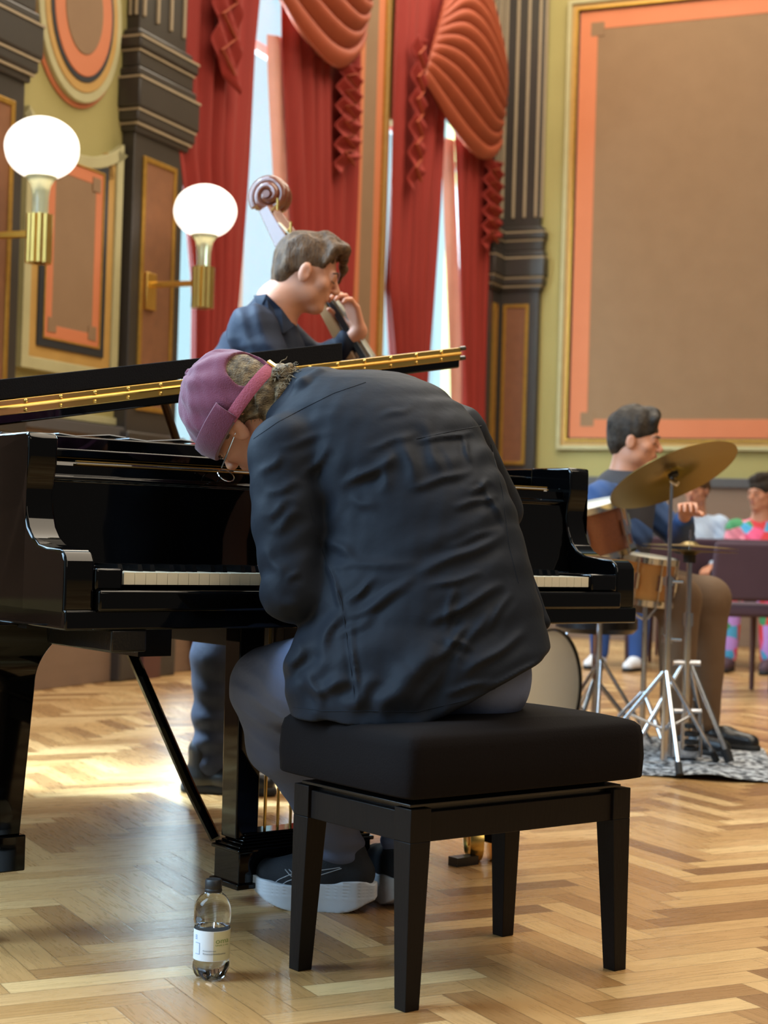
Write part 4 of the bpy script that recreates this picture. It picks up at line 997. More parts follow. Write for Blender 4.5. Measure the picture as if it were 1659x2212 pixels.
# cap
ha, hb, hc_ = .093, .112, .112
S = SDF(); S.ell(HP(0, .008, .012), (ha, hb, hc_), R3)
def slab(lo, hi): return lambda Pn: np.maximum(lo - (Pn - Hc.astype(np.float32)) @ hU.astype(np.float32), (Pn - Hc.astype(np.float32)) @ hU.astype(np.float32) - hi)
S.fn(lambda Pn: ((Pn - Hc.astype(np.float32)) @ hU.astype(np.float32)) + .022, .004, True)
S.ell(HP(.030, .128, .020), (.056, .060, .046), R3, .003, True)
def capd(Pn):
    q = Pn - Hc.astype(np.float32); x = q @ hLft.astype(np.float32); y = -(q @ hF.astype(np.float32)); th = np.arctan2(y, x)
    return .0016 * np.exp(-(np.abs(((th / (PI / 3)) % 1) - .5) / .03) ** 2) + .0036 * vnoise(Pn, 42, 9) + .0014 * vnoise(Pn, 100, 19) + .0018 * np.sin(th * 9 + 4 * (q @ hU.astype(np.float32)) * 20)
hat = S.build('cap', 'hat', pl, h=.004, disp=capd)
V = []; n = 60; Fc = []; b = MB()
a0, a1 = math.radians(-225), math.radians(14)
for i in range(n + 1):
    a = a0 + (a1 - a0) * i / n
    for (e, z) in ((.004, -.026), (.009, -.024), (.0105, .004), (.009, .018 if i > 3 else .018), (.003, .020)):
        k = math.sqrt(max(.05, 1 - ((z - .012) / hc_) ** 2)) if z > -9 else 1
        V.append(HP((ha * k + e) * math.cos(a), .008 + (hb * k + e) * math.sin(a), z) - np.array(pl.location))
for i in range(n):
    for j in range(4): k = i * 5 + j; Fc.append((k, k + 1, k + 6, k + 5))
b.add(V, Fc); ob = b.build('cap_cuff', 'hat', pl); md = ob.modifiers.new('thickness', 'SOLIDIFY'); md.thickness = .004
pts = [HP((ha * .96 + .007) * math.cos(a), .008 + (hb * .965 + .008) * math.sin(a), -.018) - np.array(pl.location) for a in np.linspace(math.radians(8), math.radians(150), 22)]
b = MB(); b.tube(pts, .013, 8, flat=.16, upv=tuple(HP(0, 1, 0) - HP(0, 0, 0))); b.build('cap_strap', 'strap', pl)
a = math.radians(96); pc = HP((ha * .96 + .011) * math.cos(a), .008 + (hb * .965 + .012) * math.sin(a), -.018)
m4 = frame_m(tuple(pc - np.array(pl.location)), tuple(hLft * math.cos(a) - hF * math.sin(a)), tuple(hU)); b = MB(); V0 = [m4 @ Vector(v) for v in ((-.014, -.008, -.001), (.014, -.008, -.001), (.014, .008, -.001), (-.014, .008, -.001), (-.014, -.008, .003), (.014, -.008, .003), (.014, .008, .003), (-.014, .008, .003))]
b.add(V0, [(3, 2, 1, 0), (4, 5, 6, 7), (0, 1, 5, 4), (1, 2, 6, 5), (2, 3, 7, 6), (3, 0, 4, 7)]); b.build('strap_buckle', 'brass', pl)
m4 = frame_m(tuple(HP(0, .008, .012 + hc_ - .001) - np.array(pl.location)), tuple(hU)); b = MB(); b.lathe([(.008, -.002), (.009, .002), (.006, .006), (.001, .007)], 16, m4); b.build('cap_button', 'hat', pl)
b = MB(); eo = HP(.083, -.0, -.03) - np.array(pl.location)
b.tube([HP(.082, .0, -.04) - np.array(pl.location), HP(.07, -.09, -.05) - np.array(pl.location)], .0016, 6); 
b.tube([tuple(HP(.045 + .021 * math.cos(t), -.112, -.062 + .018 * math.sin(t)) - np.array(pl.location)) for t in np.linspace(0, 2 * PI, 20)], .0013, 6); b.build('eyeglasses', 'chrome', pl)

# sneakers
def sint(t, xs, ys): return sum(np.interp(t + d, xs, ys) for d in (-.06, -.03, 0, .03, .06)) / 5
def sneaker(toe, heel, name, lift=.0, marks=False):
    toe, heel = np.array(toe, float), np.array(heel, float); d = nrm(toe - heel); L_ = np.linalg.norm(toe - heel); up = np.array([0, 0, 1.0]); sd = np.cross(d, up)
    R = np.array([sd, d, up]); P_ = lambda t, s_, z: heel + d * L_ * t + sd * s_ + up * z
    def sole(Pn):
        q = (Pn - heel.astype(np.float32)) @ R.T.astype(np.float32); t = q[:, 1] / L_
        w_ = sint(t, [0, .06, .2, .4, .7, .88, 1], [.012, .034, .040, .036, .048, .038, .010]).astype(np.float32)
        zb = sint(t, [0, .05, .2, .4, .7, .88, 1], [.034, .022, .004, 0, .004, .022, .046]).astype(np.float32) + lift; zt = sint(t, [0, .04, .12, .3, .6, .85, 1], [.052, .066, .068, .060, .050, .056, .066]).astype(np.float32) + lift
        return np.maximum(np.maximum(np.abs(q[:, 0]) - w_, np.maximum(zb - q[:, 2], q[:, 2] - zt)), np.maximum(-t, t - 1) * L_) * .8
    S = SDF(); S.fn(sole, lo=np.minimum(heel, toe) - .06, hi=np.maximum(heel, toe) + np.array([.06, .06, .07]))
    sg = S.build(name + '_sole', 'shoe_sole', pl, h=.0035, disp=lambda Pn: .0012 * np.sin(Pn[:, 2] * 900) * (Pn[:, 2] > .03) - .003)
    S = SDF(); S.chain([P_(.13, 0, .080 + lift), P_(.35, 0, .080 + lift), P_(.62, 0, .068 + lift), P_(.86, 0, .072 + lift)], [.034, .037, .040, .031], .03)
    S.cap(P_(.16, 0, .08 + lift), P_(.20, 0, .118 + lift), .034, .036, .02); S.cap(P_(.3, 0, .108 + lift), P_(.55, 0, .08 + lift), .026, .028, .03)
    zc = .050 + lift; S.fn(lambda Pn: Pn[:, 2] - zc, .004, True); S.ell(P_(.21, 0, .150 + lift), (.026, .03, .03), None, .004, True)
    upm = S.build(name + '_upper', 'shoe_up', pl, h=.0035)
    for t in (.40, .47, .54, .60):
        b = MB(); z_ = np.interp(t, [.4, .6], [.128, .107]) + lift
        b.tube([P_(t, -.020, z_ - .012) - np.array(pl.location), P_(t, 0, z_) - np.array(pl.location), P_(t + .01, .020, z_ - .012) - np.array(pl.location)], .0028, 6); b.build('shoelace', 'shoe_up', pl)
    return upm
heL = floor_at(808, 1968); toL = heL + nrm(np.array([-.97, .13, 0])) * .272
uL = sneaker(toL, heL, 'left_shoe')
for k in ([(588, 1912), (602, 1900), (630, 1888), (680, 1882), (735, 1874)], [(604, 1914), (620, 1904), (645, 1895), (690, 1891), (738, 1876)], [(616, 1878), (626, 1890), (640, 1900), (650, 1906)], [(624, 1878), (636, 1890), (650, 1899)]):
    drape(uL, k, .0011, 'shoe_stripe', 'shoe_line', pl)
heR = floor_at(880, 1966); toR = heR + nrm(np.array([-.30, .95, 0])) * .272
sneaker(toR, heR, 'right_shoe')
# ------------------------------------------------------------------ the bassist
ba = empty('person', (-.45, 5.3, 0), label='tall bassist in a navy shirt standing in profile behind the piano', cat='person')
bH = at(663, 592, 5.36); bU, bF = nrm((.30, -.02, .95)), nrm((.93, .06, -.30))
neckb = at(600, 655, 5.36); ch = at(565, 780, 5.38); pv = at(545, 1130, 5.38)
sR, sL = at(545, 715, 5.20), at(585, 708, 5.56); eR, eL = at(640, 880, 5.10), at(690, 800, 5.62)
wR, wL = at(760, 860, 5.25), at(776, 716, 5.54)
hpR, hpL = pv + np.array([0, -.09, 0]), pv + np.array([0, .09, 0])
fR, fL = floor_at(455, 1712), floor_at(560, 1725); fL = np.array([fL[0] + .02, 5.55, 0])
kR, kL = at(470, 1420, 5.22), at(520, 1420, 5.5); aR, aL = fR + np.array([.0, .02, .10]), fL + np.array([0, .0, .10])
S = SDF(); hdB = head(S, bH, bU, bF, neckb)
S.cap(neckb, ch, .06, .11, .05); S.cap(ch, pv, .12, .11, .06); S.cap(sR, sL, .06, .06, .05)
S.chain([sR, eR, wR], [.05, .042, .028], .02); S.chain([sL, eL, wL], [.05, .042, .028], .02)
hand(S, wL, nrm(at(758, 654, 5.52) - wL), (-.5, -.35, .1), -1, .85); hand(S, wR, nrm(np.array([.6, .3, -.5])), (0, .6, -.3), 1, .6)
for h_, k_, a_ in ((hpR, kR, aR), (hpL, kL, aL)): S.chain([h_, k_, a_], [.08, .055, .04], .03)
for f_2, a_ in ((fR, aR), (fL, aL)): S.cap(a_ - np.array([0, 0, .04]), f_2 + np.array([.08, -.005, .05]), .026, .020)
S.build('body', 'skin', ba, h=.0048); face_bits(hdB, ba)
sdB, fwB, uB = local_frame(bU, bF); RB3 = np.array([sdB, fwB, uB])
S = SDF(); S.ell(hdB(0, -.020, .046), (.080, .099, .087), RB3); S.ell(hdB(0, -.066, -.015), (.064, .045, .066), RB3, .03)
S.ell(hdB(0, .112, -.012), (.095, .075, .082), RB3, .012, True)
for q in (-1, 1): S.ell(hdB(q * .085, .012, -.025), (.03, .026, .048), RB3, .008, True)
S.chain([hdB(.01, .02, .128), hdB(.03, .085, .110), hdB(-.045, .105, .055), hdB(-.064, .104, .012)], [.020, .018, .010, .004], .02)
S.chain([hdB(.01, .03, .128), hdB(.058, .06, .098), hdB(.077, .045, .045)], [.016, .015, .007], .02)
def hb_d(Pn): q = Pn @ RB3.T.astype(np.float32); return .0028 * np.sin(q[:, 0] * 190 + 30 * q[:, 2] + 2 * vnoise(Pn, 50, 6)) + .003 * vnoise(Pn, 60, 3)
S.build('hair', 'hair_fair', ba, h=.0042, disp=hb_d)
S = SDF(); S.cap(at(572, 715, 5.38), ch, .085, .135, .05); S.cap(ch, pv + np.array([0, 0, .02]), .145, .135, .06); S.cap(sR, sL, .075, .075, .05)
S.chain([sR, eR, wR + (eR - wR) * .2], [.078, .062, .045], .025); S.chain([sL, eL, wL + (eL - wL) * .3], [.075, .062, .045], .025)
S.cap(at(590, 672, 5.37), at(575, 700, 5.38), .072, .085, .015); S.ell(at(612, 640, 5.37), (.052, .055, .06), None, .006, True)
S.build('shirt', 'shirt_navy', ba, h=.0058, disp=lambda Pn: .005 * vnoise(Pn * np.array([1, 1, .6], np.float32), 26, 1) + .003 * np.sin((Pn[:, 0] + Pn[:, 2] * .6) * 85 + 3 * vnoise(Pn, 14, 2)))
off = np.array(ba.location)
def sheet(name, pts, mat, parent, th=.005):
    b = MB(); V = [np.array(p) - np.array(parent.location) for p in pts]; n = len(V)
    b.add(V, [tuple(range(n))]); ob = b.build(name, mat, parent, smooth=False); md = ob.modifiers.new('thickness', 'SOLIDIFY'); md.thickness = th; return ob
sheet('collar', [at(548, 640, 5.30), at(575, 636, 5.27), at(608, 668, 5.27), at(636, 706, 5.28), at(612, 722, 5.25), at(585, 700, 5.24), at(560, 672, 5.27)], 'shirt_navy', ba)
S = SDF(); S.cap(hpR, hpL, .095, .095, .04)
for h_, k_, a_ in ((hpR, kR, aR), (hpL, kL, aL)): S.chain([h_, k_, a_ - np.array([0, 0, .03])], [.10, .078, .062], .03)
S.build('jeans', 'jeans_dark', ba, h=.007, disp=lambda Pn: .006 * np.sin(Pn[:, 2] * 70 + 3 * vnoise(Pn, 12, 3)) * np.exp(-((Pn[:, 2] - .2) / .15) ** 2) + .002 * vnoise(Pn, 30, 1))
def boot(name, f, d, parent, mat='leather', s=1.0):
    d = nrm(d); S = SDF(); up = np.array([0, 0, 1.0]); f = np.array(f, float)
    S.chain([f + up * .045 - d * .05, f + up * .045 + d * .06, f + up * .035 + d * .17], [.040 * s, .042 * s, .034 * s], .03); S.cap(f + up * .05 - d * .03, f + up * .13 - d * .03, .042 * s, .045 * s, .02)
    S.fn(lambda Pn: .012 - Pn[:, 2] if False else Pn[:, 2] - .014, .003, True); u_ = S.build(name, mat, parent, h=.006)
    S2 = SDF(); S2.chain([f + up * .012 - d * .055, f + up * .012 + d * .06, f + up * .012 + d * .175], [.042 * s, .045 * s, .036 * s], .01); S2.fn(lambda Pn: Pn[:, 2] - .001, .001, True); S2.fn(lambda Pn: .028 - Pn[:, 2], .001, True); S2.build(name + '_sole', 'rubber', parent, h=.006, disp=lambda Pn: 0 * Pn[:, 0])
boot('right_shoe', fR, (.97, -.15, 0), ba); boot('left_shoe', fL, (.97, .15, 0), ba)

# ------------------------------------------------------------------ double bass
A_ = at(700, 652, 5.58); B_ = at(781, 794, 5.56); ax = nrm(A_ - B_)       # towards the scroll
front = np.array([.93, -.30, .0]); front = nrm(front - ax * (front @ ax)); side_ = np.cross(ax, front)
nutP = A_ + ax * .19
bs = empty('double_bass', (float(B_[0]) + .25, 5.35, 0), label='double bass with a dark brown scroll standing against the bassist', cat='double bass')
bo = np.array(bs.location); BL = lambda l, f, s_: nutP - ax * l + front * f + side_ * s_ - bo    # l measured down from the nut
b = MB(); b.hexa([BL(.02, -.02, -.022), BL(.02, .012, -.022), BL(.02, .012, .022), BL(.02, -.02, .022)], [BL(.46, -.035, -.03), BL(.46, .008, -.03), BL(.46, .008, .03), BL(.46, -.035, .03)]); b.build('neck', 'bass_pale', bs, bevel=.008)
b = MB(); b.hexa([BL(.0, .010, -.024), BL(.0, .024, -.02), BL(.0, .024, .02), BL(.0, .010, .024)], [BL(.90, .03, -.045), BL(.90, .062, -.036), BL(.90, .062, .036), BL(.90, .03, .045)]); b.build('fingerboard', 'fingerboard', bs, bevel=.004)
for i in range(4):
    b = MB(); x = (i - 1.5); b.tube([BL(-.12, .0, x * .006), BL(0, .030, x * .010), BL(.86, .078, x * .020), BL(1.05, .125, x * .024), BL(1.30, .06, x * .012)], .0022, 6); b.build('bass_string', 'gut', bs)
# pegbox and scroll
pb = at(590, 470, 5.72); sc_c = at(584, 424, 5.72)
nb = np.array(BL(0, 0, 0)); 
b = MB(); p0, p1, p2 = at(640, 560, 5.64), at(602, 495, 5.68), at(578, 448, 5.70)
b.hexa([p0 - bo + np.array(v) for v in ((-.045, 0, -.02), (.0, -.045, .02), (.045, 0, .035), (.0, .045, 0))], [p2 - bo + np.array(v) for v in ((-.032, 0, -.012), (.0, -.034, .0), (.028, 0, .012), (.0, .034, 0))]); b.build('pegbox', 'bass_wood', bs, bevel=.004)
b = MB(); q_ = []; rad = []
vx, vz = np.array([1, -.25, 0]), np.array([0, 0, 1.0]); vx = nrm(vx)
for t in np.linspace(0, 1, 60):
    a = math.radians(215) - t * math.radians(760); r = .052 * (1 - t) ** .8 + .008
    q_.append(sc_c + (vx * math.cos(a) + vz * math.sin(a)) * r + np.array([.25, 1, 0]) * -.030 * t - bo); rad.append(.020 - .008 * t)
b.tube(q_, rad, 12); 
q_ = []; rad = []
for t in np.linspace(0, 1, 50):
    a = math.radians(215) - t * math.radians(700); r = .048 * (1 - t) ** .8 + .008
    q_.append(sc_c + (vx * math.cos(a) + vz * math.sin(a)) * r + np.array([.25, 1, 0]) * .035 * t + np.array([.01, .03, 0]) - bo); rad.append(.020 - .008 * t)
b.tube(q_, rad, 12); b.tube([sc_c - np.array([.012, .045, 0]) - bo, sc_c + np.array([.02, .06, 0]) - bo], .013, 12); b.build('scroll', 'bass_wood', bs)
for i, t in enumerate((.2, .45, .7, .9)):
    p = p0 * (1 - t) + p2 * t - bo; s_ = 1 if i % 2 else -1; b = MB(); b.tube([p, p + np.array([.03, -.09 * s_, .01])], .005, 8); b.tube([p + np.array([.03, -.09 * s_, -.01]), p + np.array([.03, -.09 * s_, .03])], .014, 8, flat=.3); b.build('tuning_peg', 'brass', bs)
# body
outl = []
for t in np.linspace(0, 1, 40):
    w_ = np.interp(t, [0, .02, .08, .16, .28, .38, .46, .52, .60, .72, .86, .96, 1], [.03, .09, .18, .245, .255, .20, .175, .185, .26, .325, .31, .20, .02]); outl.append((.44 + t * 1.10, w_))
ring = [(l, w_) for l, w_ in outl] + [(l, -w_) for l, w_ in outl[::-1]]
def plate(f0, f1, name, mat):
    b = MB(); n = len(ring); b.add([BL(l, f0, s_) for l, s_ in ring] + [BL(l, f1, s_) for l, s_ in ring], [tuple(range(n))[::-1], tuple(range(n, 2 * n))] + [(i, (i + 1) % n, n + (i + 1) % n, n + i) for i in range(n)]); return b.build(name, mat, bs, ang=35, bevel=.004)
plate(-.20, .0, 'ribs', 'bass_wood'); plate(.0, .014, 'belly', 'bass_wood')
b = MB(); b.hexa([BL(1.04, .014, -.07), BL(1.06, .014, -.07), BL(1.06, .014, .07), BL(1.04, .014, .07)], [BL(1.045, .125, -.045), BL(1.055, .125, -.045), BL(1.055, .125, .045), BL(1.045, .125, .045)]); b.build('bridge', 'bass_pale', bs, bevel=.003)
b = MB(); b.hexa([BL(1.15, .05, -.03), BL(1.15, .06, -.03), BL(1.15, .06, .03), BL(1.15, .05, .03)], [BL(1.50, .03, -.05), BL(1.50, .04, -.05), BL(1.50, .04, .05), BL(1.50, .03, .05)]); b.build('tailpiece', 'fingerboard', bs, bevel=.003)
e0 = nutP - ax * 1.53 - front * .09; tt = e0[2] / ax[2]; b = MB(); b.tube([e0 - bo, e0 - ax * tt - bo], .008, 8); b.build('endpin', 'chrome', bs)

# ------------------------------------------------------------------ drum kit
def ntube(name, mat, parent, pts, r, n=12): b = MB(); b.tube([np.array(p) - np.array(parent.location) for p in pts], r, n); return b.build(name, mat, parent)
def disc(name, c, nrm_, prof, mat, parent, n=64):
    b = MB(); b.lathe(prof, n, frame_m(tuple(np.array(c) - np.array(parent.location)), tuple(nrm_))); return b.build(name, mat, parent, ang=50)
def drum(root, c, axis, r, h, shell, lugs, lug_mat='chrome', heads=True, hoop='chrome'):
    ax_ = nrm(axis); c = np.array(c); m = frame_m(tuple(c - np.array(root.location)), tuple(ax_)); 
    b = MB(); b.lathe([(r - .006, -h / 2), (r, -h / 2), (r, h / 2), (r - .006, h / 2), (r - .006, -h / 2)], 64, m, caps=False); b.build('shell', shell, root, ang=40)
    for s_ in (-1, 1):
        b = MB(); b.lathe([(r + .002, s_ * h / 2 - .012), (r + .010, s_ * h / 2 - .012), (r + .010, s_ * h / 2 + .012), (r + .002, s_ * h / 2 + .012), (r + .002, s_ * h / 2 - .012)], 64, m, caps=False); b.build('hoop', hoop, root, ang=40)
        if heads: b = MB(); b.lathe([(.001, s_ * (h / 2 + .002)), (r, s_ * (h / 2 + .002)), (r, s_ * (h / 2 - .002)), (.001, s_ * (h / 2 - .004))][::s_], 64, m); b.build('drum_head', 'drum_head', root, ang=40)
    for i in range(lugs):
        a = 2 * PI * i / lugs + .3; e = Vector((math.cos(a), math.sin(a), 0))
        b = MB(); b.tube([m @ (e * (r + .014) + Vector((0, 0, -h / 2 - .01))), m @ (e * (r + .014) + Vector((0, 0, h / 2 + .01)))], .0035, 8)
        b.tube([m @ (e * (r + .012) + Vector((0, 0, -.03))), m @ (e * (r + .012) + Vector((0, 0, .03)))], .011, 8); b.build('lug', lug_mat, root)
    return m
def place(D, px, py): return at(px, py, D)
# bass drum
bc = at(1190, 1498, 6.46); bc[2] = .242; bd = empty('bass_drum', (bc[0], bc[1], 0), label='bass drum with a cream front head and black hoop behind the bench', cat='drum')
bax = nrm((.80, -.60, 0)); drum(bd, bc - bax * .18, bax, .226, .34, 'sparkle', 8, hoop='black_satin')
for s_ in (-1, 1):
    p = bc - bax * .05 + np.cross(bax, (0, 0, 1)) * s_ * .21; e = p + np.array([bax[0] * .12, bax[1] * .12, 0]) + np.cross(bax, (0, 0, 1)) * s_ * .08; e[2] = .01; ntube('spur', 'chrome', bd, [p, e], .007)
# rack tom
tcn = at(1276, 1148, 6.5); tom = empty('rack_tom', (tcn[0], tcn[1], 0), label='copper sparkle tom drum tilted beside the right end of the piano', cat='drum')
tax = nrm((-.26, -.10, .95)); m = drum(tom, tcn, tax, .148, .185, 'sparkle', 6)
tb = at(1300, 1230, 6.62); ntube('tom_arm', 'chrome', tom, [tcn + np.array([.12, .09, -.02]), at(1345, 1190, 6.62), at(1372, 1215, 6.62)], .011)
ntube('stand_tube', 'chrome', tom, [at(1298, 1240, 6.66), np.array([*at(1298, 1240, 6.66)[:2], .1])], .0125)
for k in range(3):
    a = k * 2.09 + .35; c_ = at(1298, 1440, 6.66); ntube('leg', 'chrome', tom, [c_ + np.array([0, 0, .03]), np.array([c_[0] + .24 * math.cos(a), c_[1] + .24 * math.sin(a), .012])], .008)
for (x, y) in ((1352, 1146), (1364, 1184)):
    p = at(x, y, 6.42); b = MB(); b.lathe([(.001, -.012), (.017, -.012), (.017, .012), (.001, .012)], 16, frame_m(tuple(p - np.array(tom.location)), (.3, -1, .2))); b.build('wing_knob', 'chrome', tom)
# honey wood snare
scn = at(1396, 1252, 6.55); sn = empty('snare_drum', (scn[0], scn[1], 0), label='honey-coloured wooden drum with chrome lugs between the piano end and the drummer’s knee', cat='drum')
drum(sn, scn, nrm((.10, -.08, 1)), .105, .165, 'drum_wood', 8); q = scn.copy(); ntube('stand_tube', 'chrome', sn, [q - np.array([0, 0, .1]), np.array([q[0], q[1], .08])], .011)
for k in range(3):
    a = k * 2.09 + .9; ntube('leg', 'chrome', sn, [np.array([q[0], q[1], .24]), np.array([q[0] + .2 * math.cos(a), q[1] + .2 * math.sin(a), .011])], .007)
    ntube('basket_arm', 'chrome', sn, [np.array([q[0], q[1], q[2] - .16]), scn + np.array([.115 * math.cos(a), .115 * math.sin(a), -.088])], .006)
# ride cymbal on its stand
rc = at(1452, 1020, 6.1); rs = empty('ride_cymbal', (rc[0], rc[1], 0), label='large tilted bronze cymbal on a straight stand in front of the drummer', cat='cymbal')
rn = nrm((-.345, .35, .871)); R_ = .247
disc('cymbal', rc, rn, [(.001, .020), (.02, .019), (.034, .012), (.042, .006), (.12, -.001), (R_, -.014), (R_, -.0155), (.12, -.003), (.042, .0035), (.034, .010), (.02, .0165), (.001, .0175)], 'bronze', rs, 96)
ntube('cymbal_bolt', 'chrome', rs, [rc - rn * .05, rc + rn * .045], .005); ntube('felt', 'rubber', rs, [rc - rn * .004, rc - rn * .018], .02); disc('wing_nut', rc + rn * .03, rn, [(.002, -.006), (.014, -.006), (.014, .006), (.002, .006)], 'chrome', rs)
bx_, by_ = rc[0] - .002, rc[1]
ntube('tilter', 'chrome', rs, [rc - rn * .05, np.array([bx_, by_, rc[2] - .03])], .010)
ntube('upper_tube', 'chrome', rs, [(bx_, by_, rc[2] - .02), (bx_, by_, .66)], .0075); ntube('lower_tube', 'chrome', rs, [(bx_, by_, .70), (bx_, by_, .03)], .0135)
for z in (.68, .47): ntube('clamp', 'chrome', rs, [(bx_, by_, z - .015), (bx_, by_, z + .015)], .02); ntube('clamp_wing', 'chrome', rs, [(bx_ - .01, by_, z), (bx_ + .05, by_ - .02, z)], .006)
for k in range(3):
    a = (2.7, 4.75, .6)[k]; e = np.array([bx_ + .27 * math.cos(a), by_ + .27 * math.sin(a), .018]); ntube('leg', 'chrome', rs, [(bx_, by_, .36), e], .0085); ntube('leg_brace', 'chrome', rs, [(bx_, by_, .14), (np.array([bx_, by_, .36]) + e) / 2], .006)
    ntube('rubber_foot', 'rubber', rs, [e + (np.array([bx_, by_, .36]) - e) * .10, e + np.array([0, 0, -.004])], .0135)
# hi-hat
hc2 = at(1490, 1184, 6.3); hx, hy = hc2[0], hc2[1]; hh = empty('hi_hat', (hx, hy, 0), label='pair of flat hi-hat cymbals on a chrome tripod stand with a pedal', cat='cymbal')
for s_, z in ((1, .006), (-1, -.008)):
    disc('cymbal', hc2 + np.array([0, 0, z]), (.03, 0, 1), [(.002, s_ * .020), (.022, s_ * .018), (.036, s_ * .008), (.05, s_ * .006), (.178, s_ * .0), (.178, -s_ * .0012), (.05, s_ * .0045), (.036, s_ * .0065), (.022, s_ * .016), (.002, s_ * .018)][::s_], 'bronze', hh, 80)
ntube('clutch', 'rubber', hh, [hc2 - np.array([0, 0, .012]), hc2 - np.array([0, 0, .055])], .024); ntube('pull_rod', 'chrome', hh, [hc2 + np.array([0, 0, .07]), hc2 - np.array([0, 0, .2])], .004)
ntube('upper_tube', 'chrome', hh, [hc2 - np.array([0, 0, .05]), (hx, hy, .50)], .0105); ntube('lower_tube', 'chrome', hh, [(hx, hy, .53), (hx, hy, .05)], .0145)
ntube('height_clamp', 'chrome', hh, [(hx, hy, .51), (hx, hy, .56)], .021); ntube('leg_collar', 'chrome', hh, [(hx - .05, hy, .37), (hx + .05, hy, .37)], .012)
for k, a in enumerate((-.25, 1.0, 3.6)):
    e = np.array([hx + (.16, .27, .25)[k] * math.cos(a), hy + (.34, .42, .25)[k] * math.sin(a), .02]); ntube('leg', 'chrome', hh, [(hx + .02 * math.cos(a), hy, .36), e], .010); ntube('rubber_foot', 'rubber', hh, [e + (np.array([hx, hy, .36]) - e) * .12, e - np.array([0, 0, .005])], .018)
for dx in (-.055, .055): ntube('pedal_frame', 'chrome', hh, [(hx + dx, hy, .19), (hx + dx, hy - .02, .02)], .008)
ntube('frame_bridge', 'chrome', hh, [(hx - .06, hy, .19), (hx + .06, hy, .19)], .010)
b = MB(); b.hexa([(-.05, .0, .012), (.05, .0, .012), (.05, .28, .012), (-.05, .28, .012)], [(-.05, .0, .075), (.05, .0, .075), (.045, .28, .022), (-.045, .28, .022)]); b.build('pedal', 'chrome', hh, bevel=.004)
for z in (.13, .10, .07, .045): ntube('spring_coil', 'rubber', hh, [(hx + .02, hy - .02, z), (hx + .02, hy - .02, z + .015)], .026)
# rug
c4 = [floor_at(*p) for p in ((1330, 1672), (1400, 1678), (1470, 1683), (1540, 1690), (1590, 1692), (1700, 1694))]; d4 = [floor_at(*p) for p in ((1350, 1585), (1400, 1592), (1460, 1597), (1520, 1604), (1600, 1612), (1650, 1616))]
b = MB(); V = []; nr = 10
for i in range(nr + 1):
    t = i / nr
    for j, (p, q) in enumerate(zip(c4, d4)):
        z = .006 + (.030 * math.exp(-(t / .22) ** 2) if j == 3 else .008 * math.exp(-(t / .2) ** 2) * (j in (2, 4))); v = p * (1 - t) + q * t; V.append((v[0] - c4[2][0], v[1] - c4[2][1], z))
n = len(c4); b.add(V, [(i * n + j, i * n + j + 1, (i + 1) * n + j + 1, (i + 1) * n + j) for i in range(nr) for j in range(n - 1)])
rug = b.build('rug', 'rug', None, label='grey patterned rug with a wavy edge under the cymbal stands', cat='rug'); rug.location = (c4[2][0], c4[2][1], 0); md = rug.modifiers.new('thickness', 'SOLIDIFY'); md.thickness = .005; md.offset = -1
md2 = rug.modifiers.new('s', 'SUBSURF'); md2.levels = 2; md2.render_levels = 2

# ------------------------------------------------------------------ seated people
def chair(name, loc, rz, seat_z, back_z, label, mat='purple', w_=.46, group='plum upholstered chairs', arms=False):
    r = empty(name, (loc[0], loc[1], 0), rz, label=label, cat='chair', group=group)
    b = MB(); b.box(-w_ / 2, w_ / 2, -.24, .22, seat_z - .07, seat_z); b.build('seat', mat, r, bevel=.025)
    b = MB(); b.hexa([(-w_ / 2, .20, seat_z + .02), (w_ / 2, .20, seat_z + .02), (w_ / 2, .25, seat_z + .02), (-w_ / 2, .25, seat_z + .02)], [(-w_ / 2, .27, back_z), (w_ / 2, .27, back_z), (w_ / 2, .31, back_z), (-w_ / 2, .31, back_z)]); b.build('backrest', mat, r, bevel=.02)
    for x in (-w_ / 2 + .03, w_ / 2 - .03):
        for y in (-.2, .2): b = MB(); b.tube([(x, y, seat_z - .06), (x * 1.04, y * 1.12, 0)], [.02, .014], 10); b.build('leg', 'chair_wood', r)
    return r
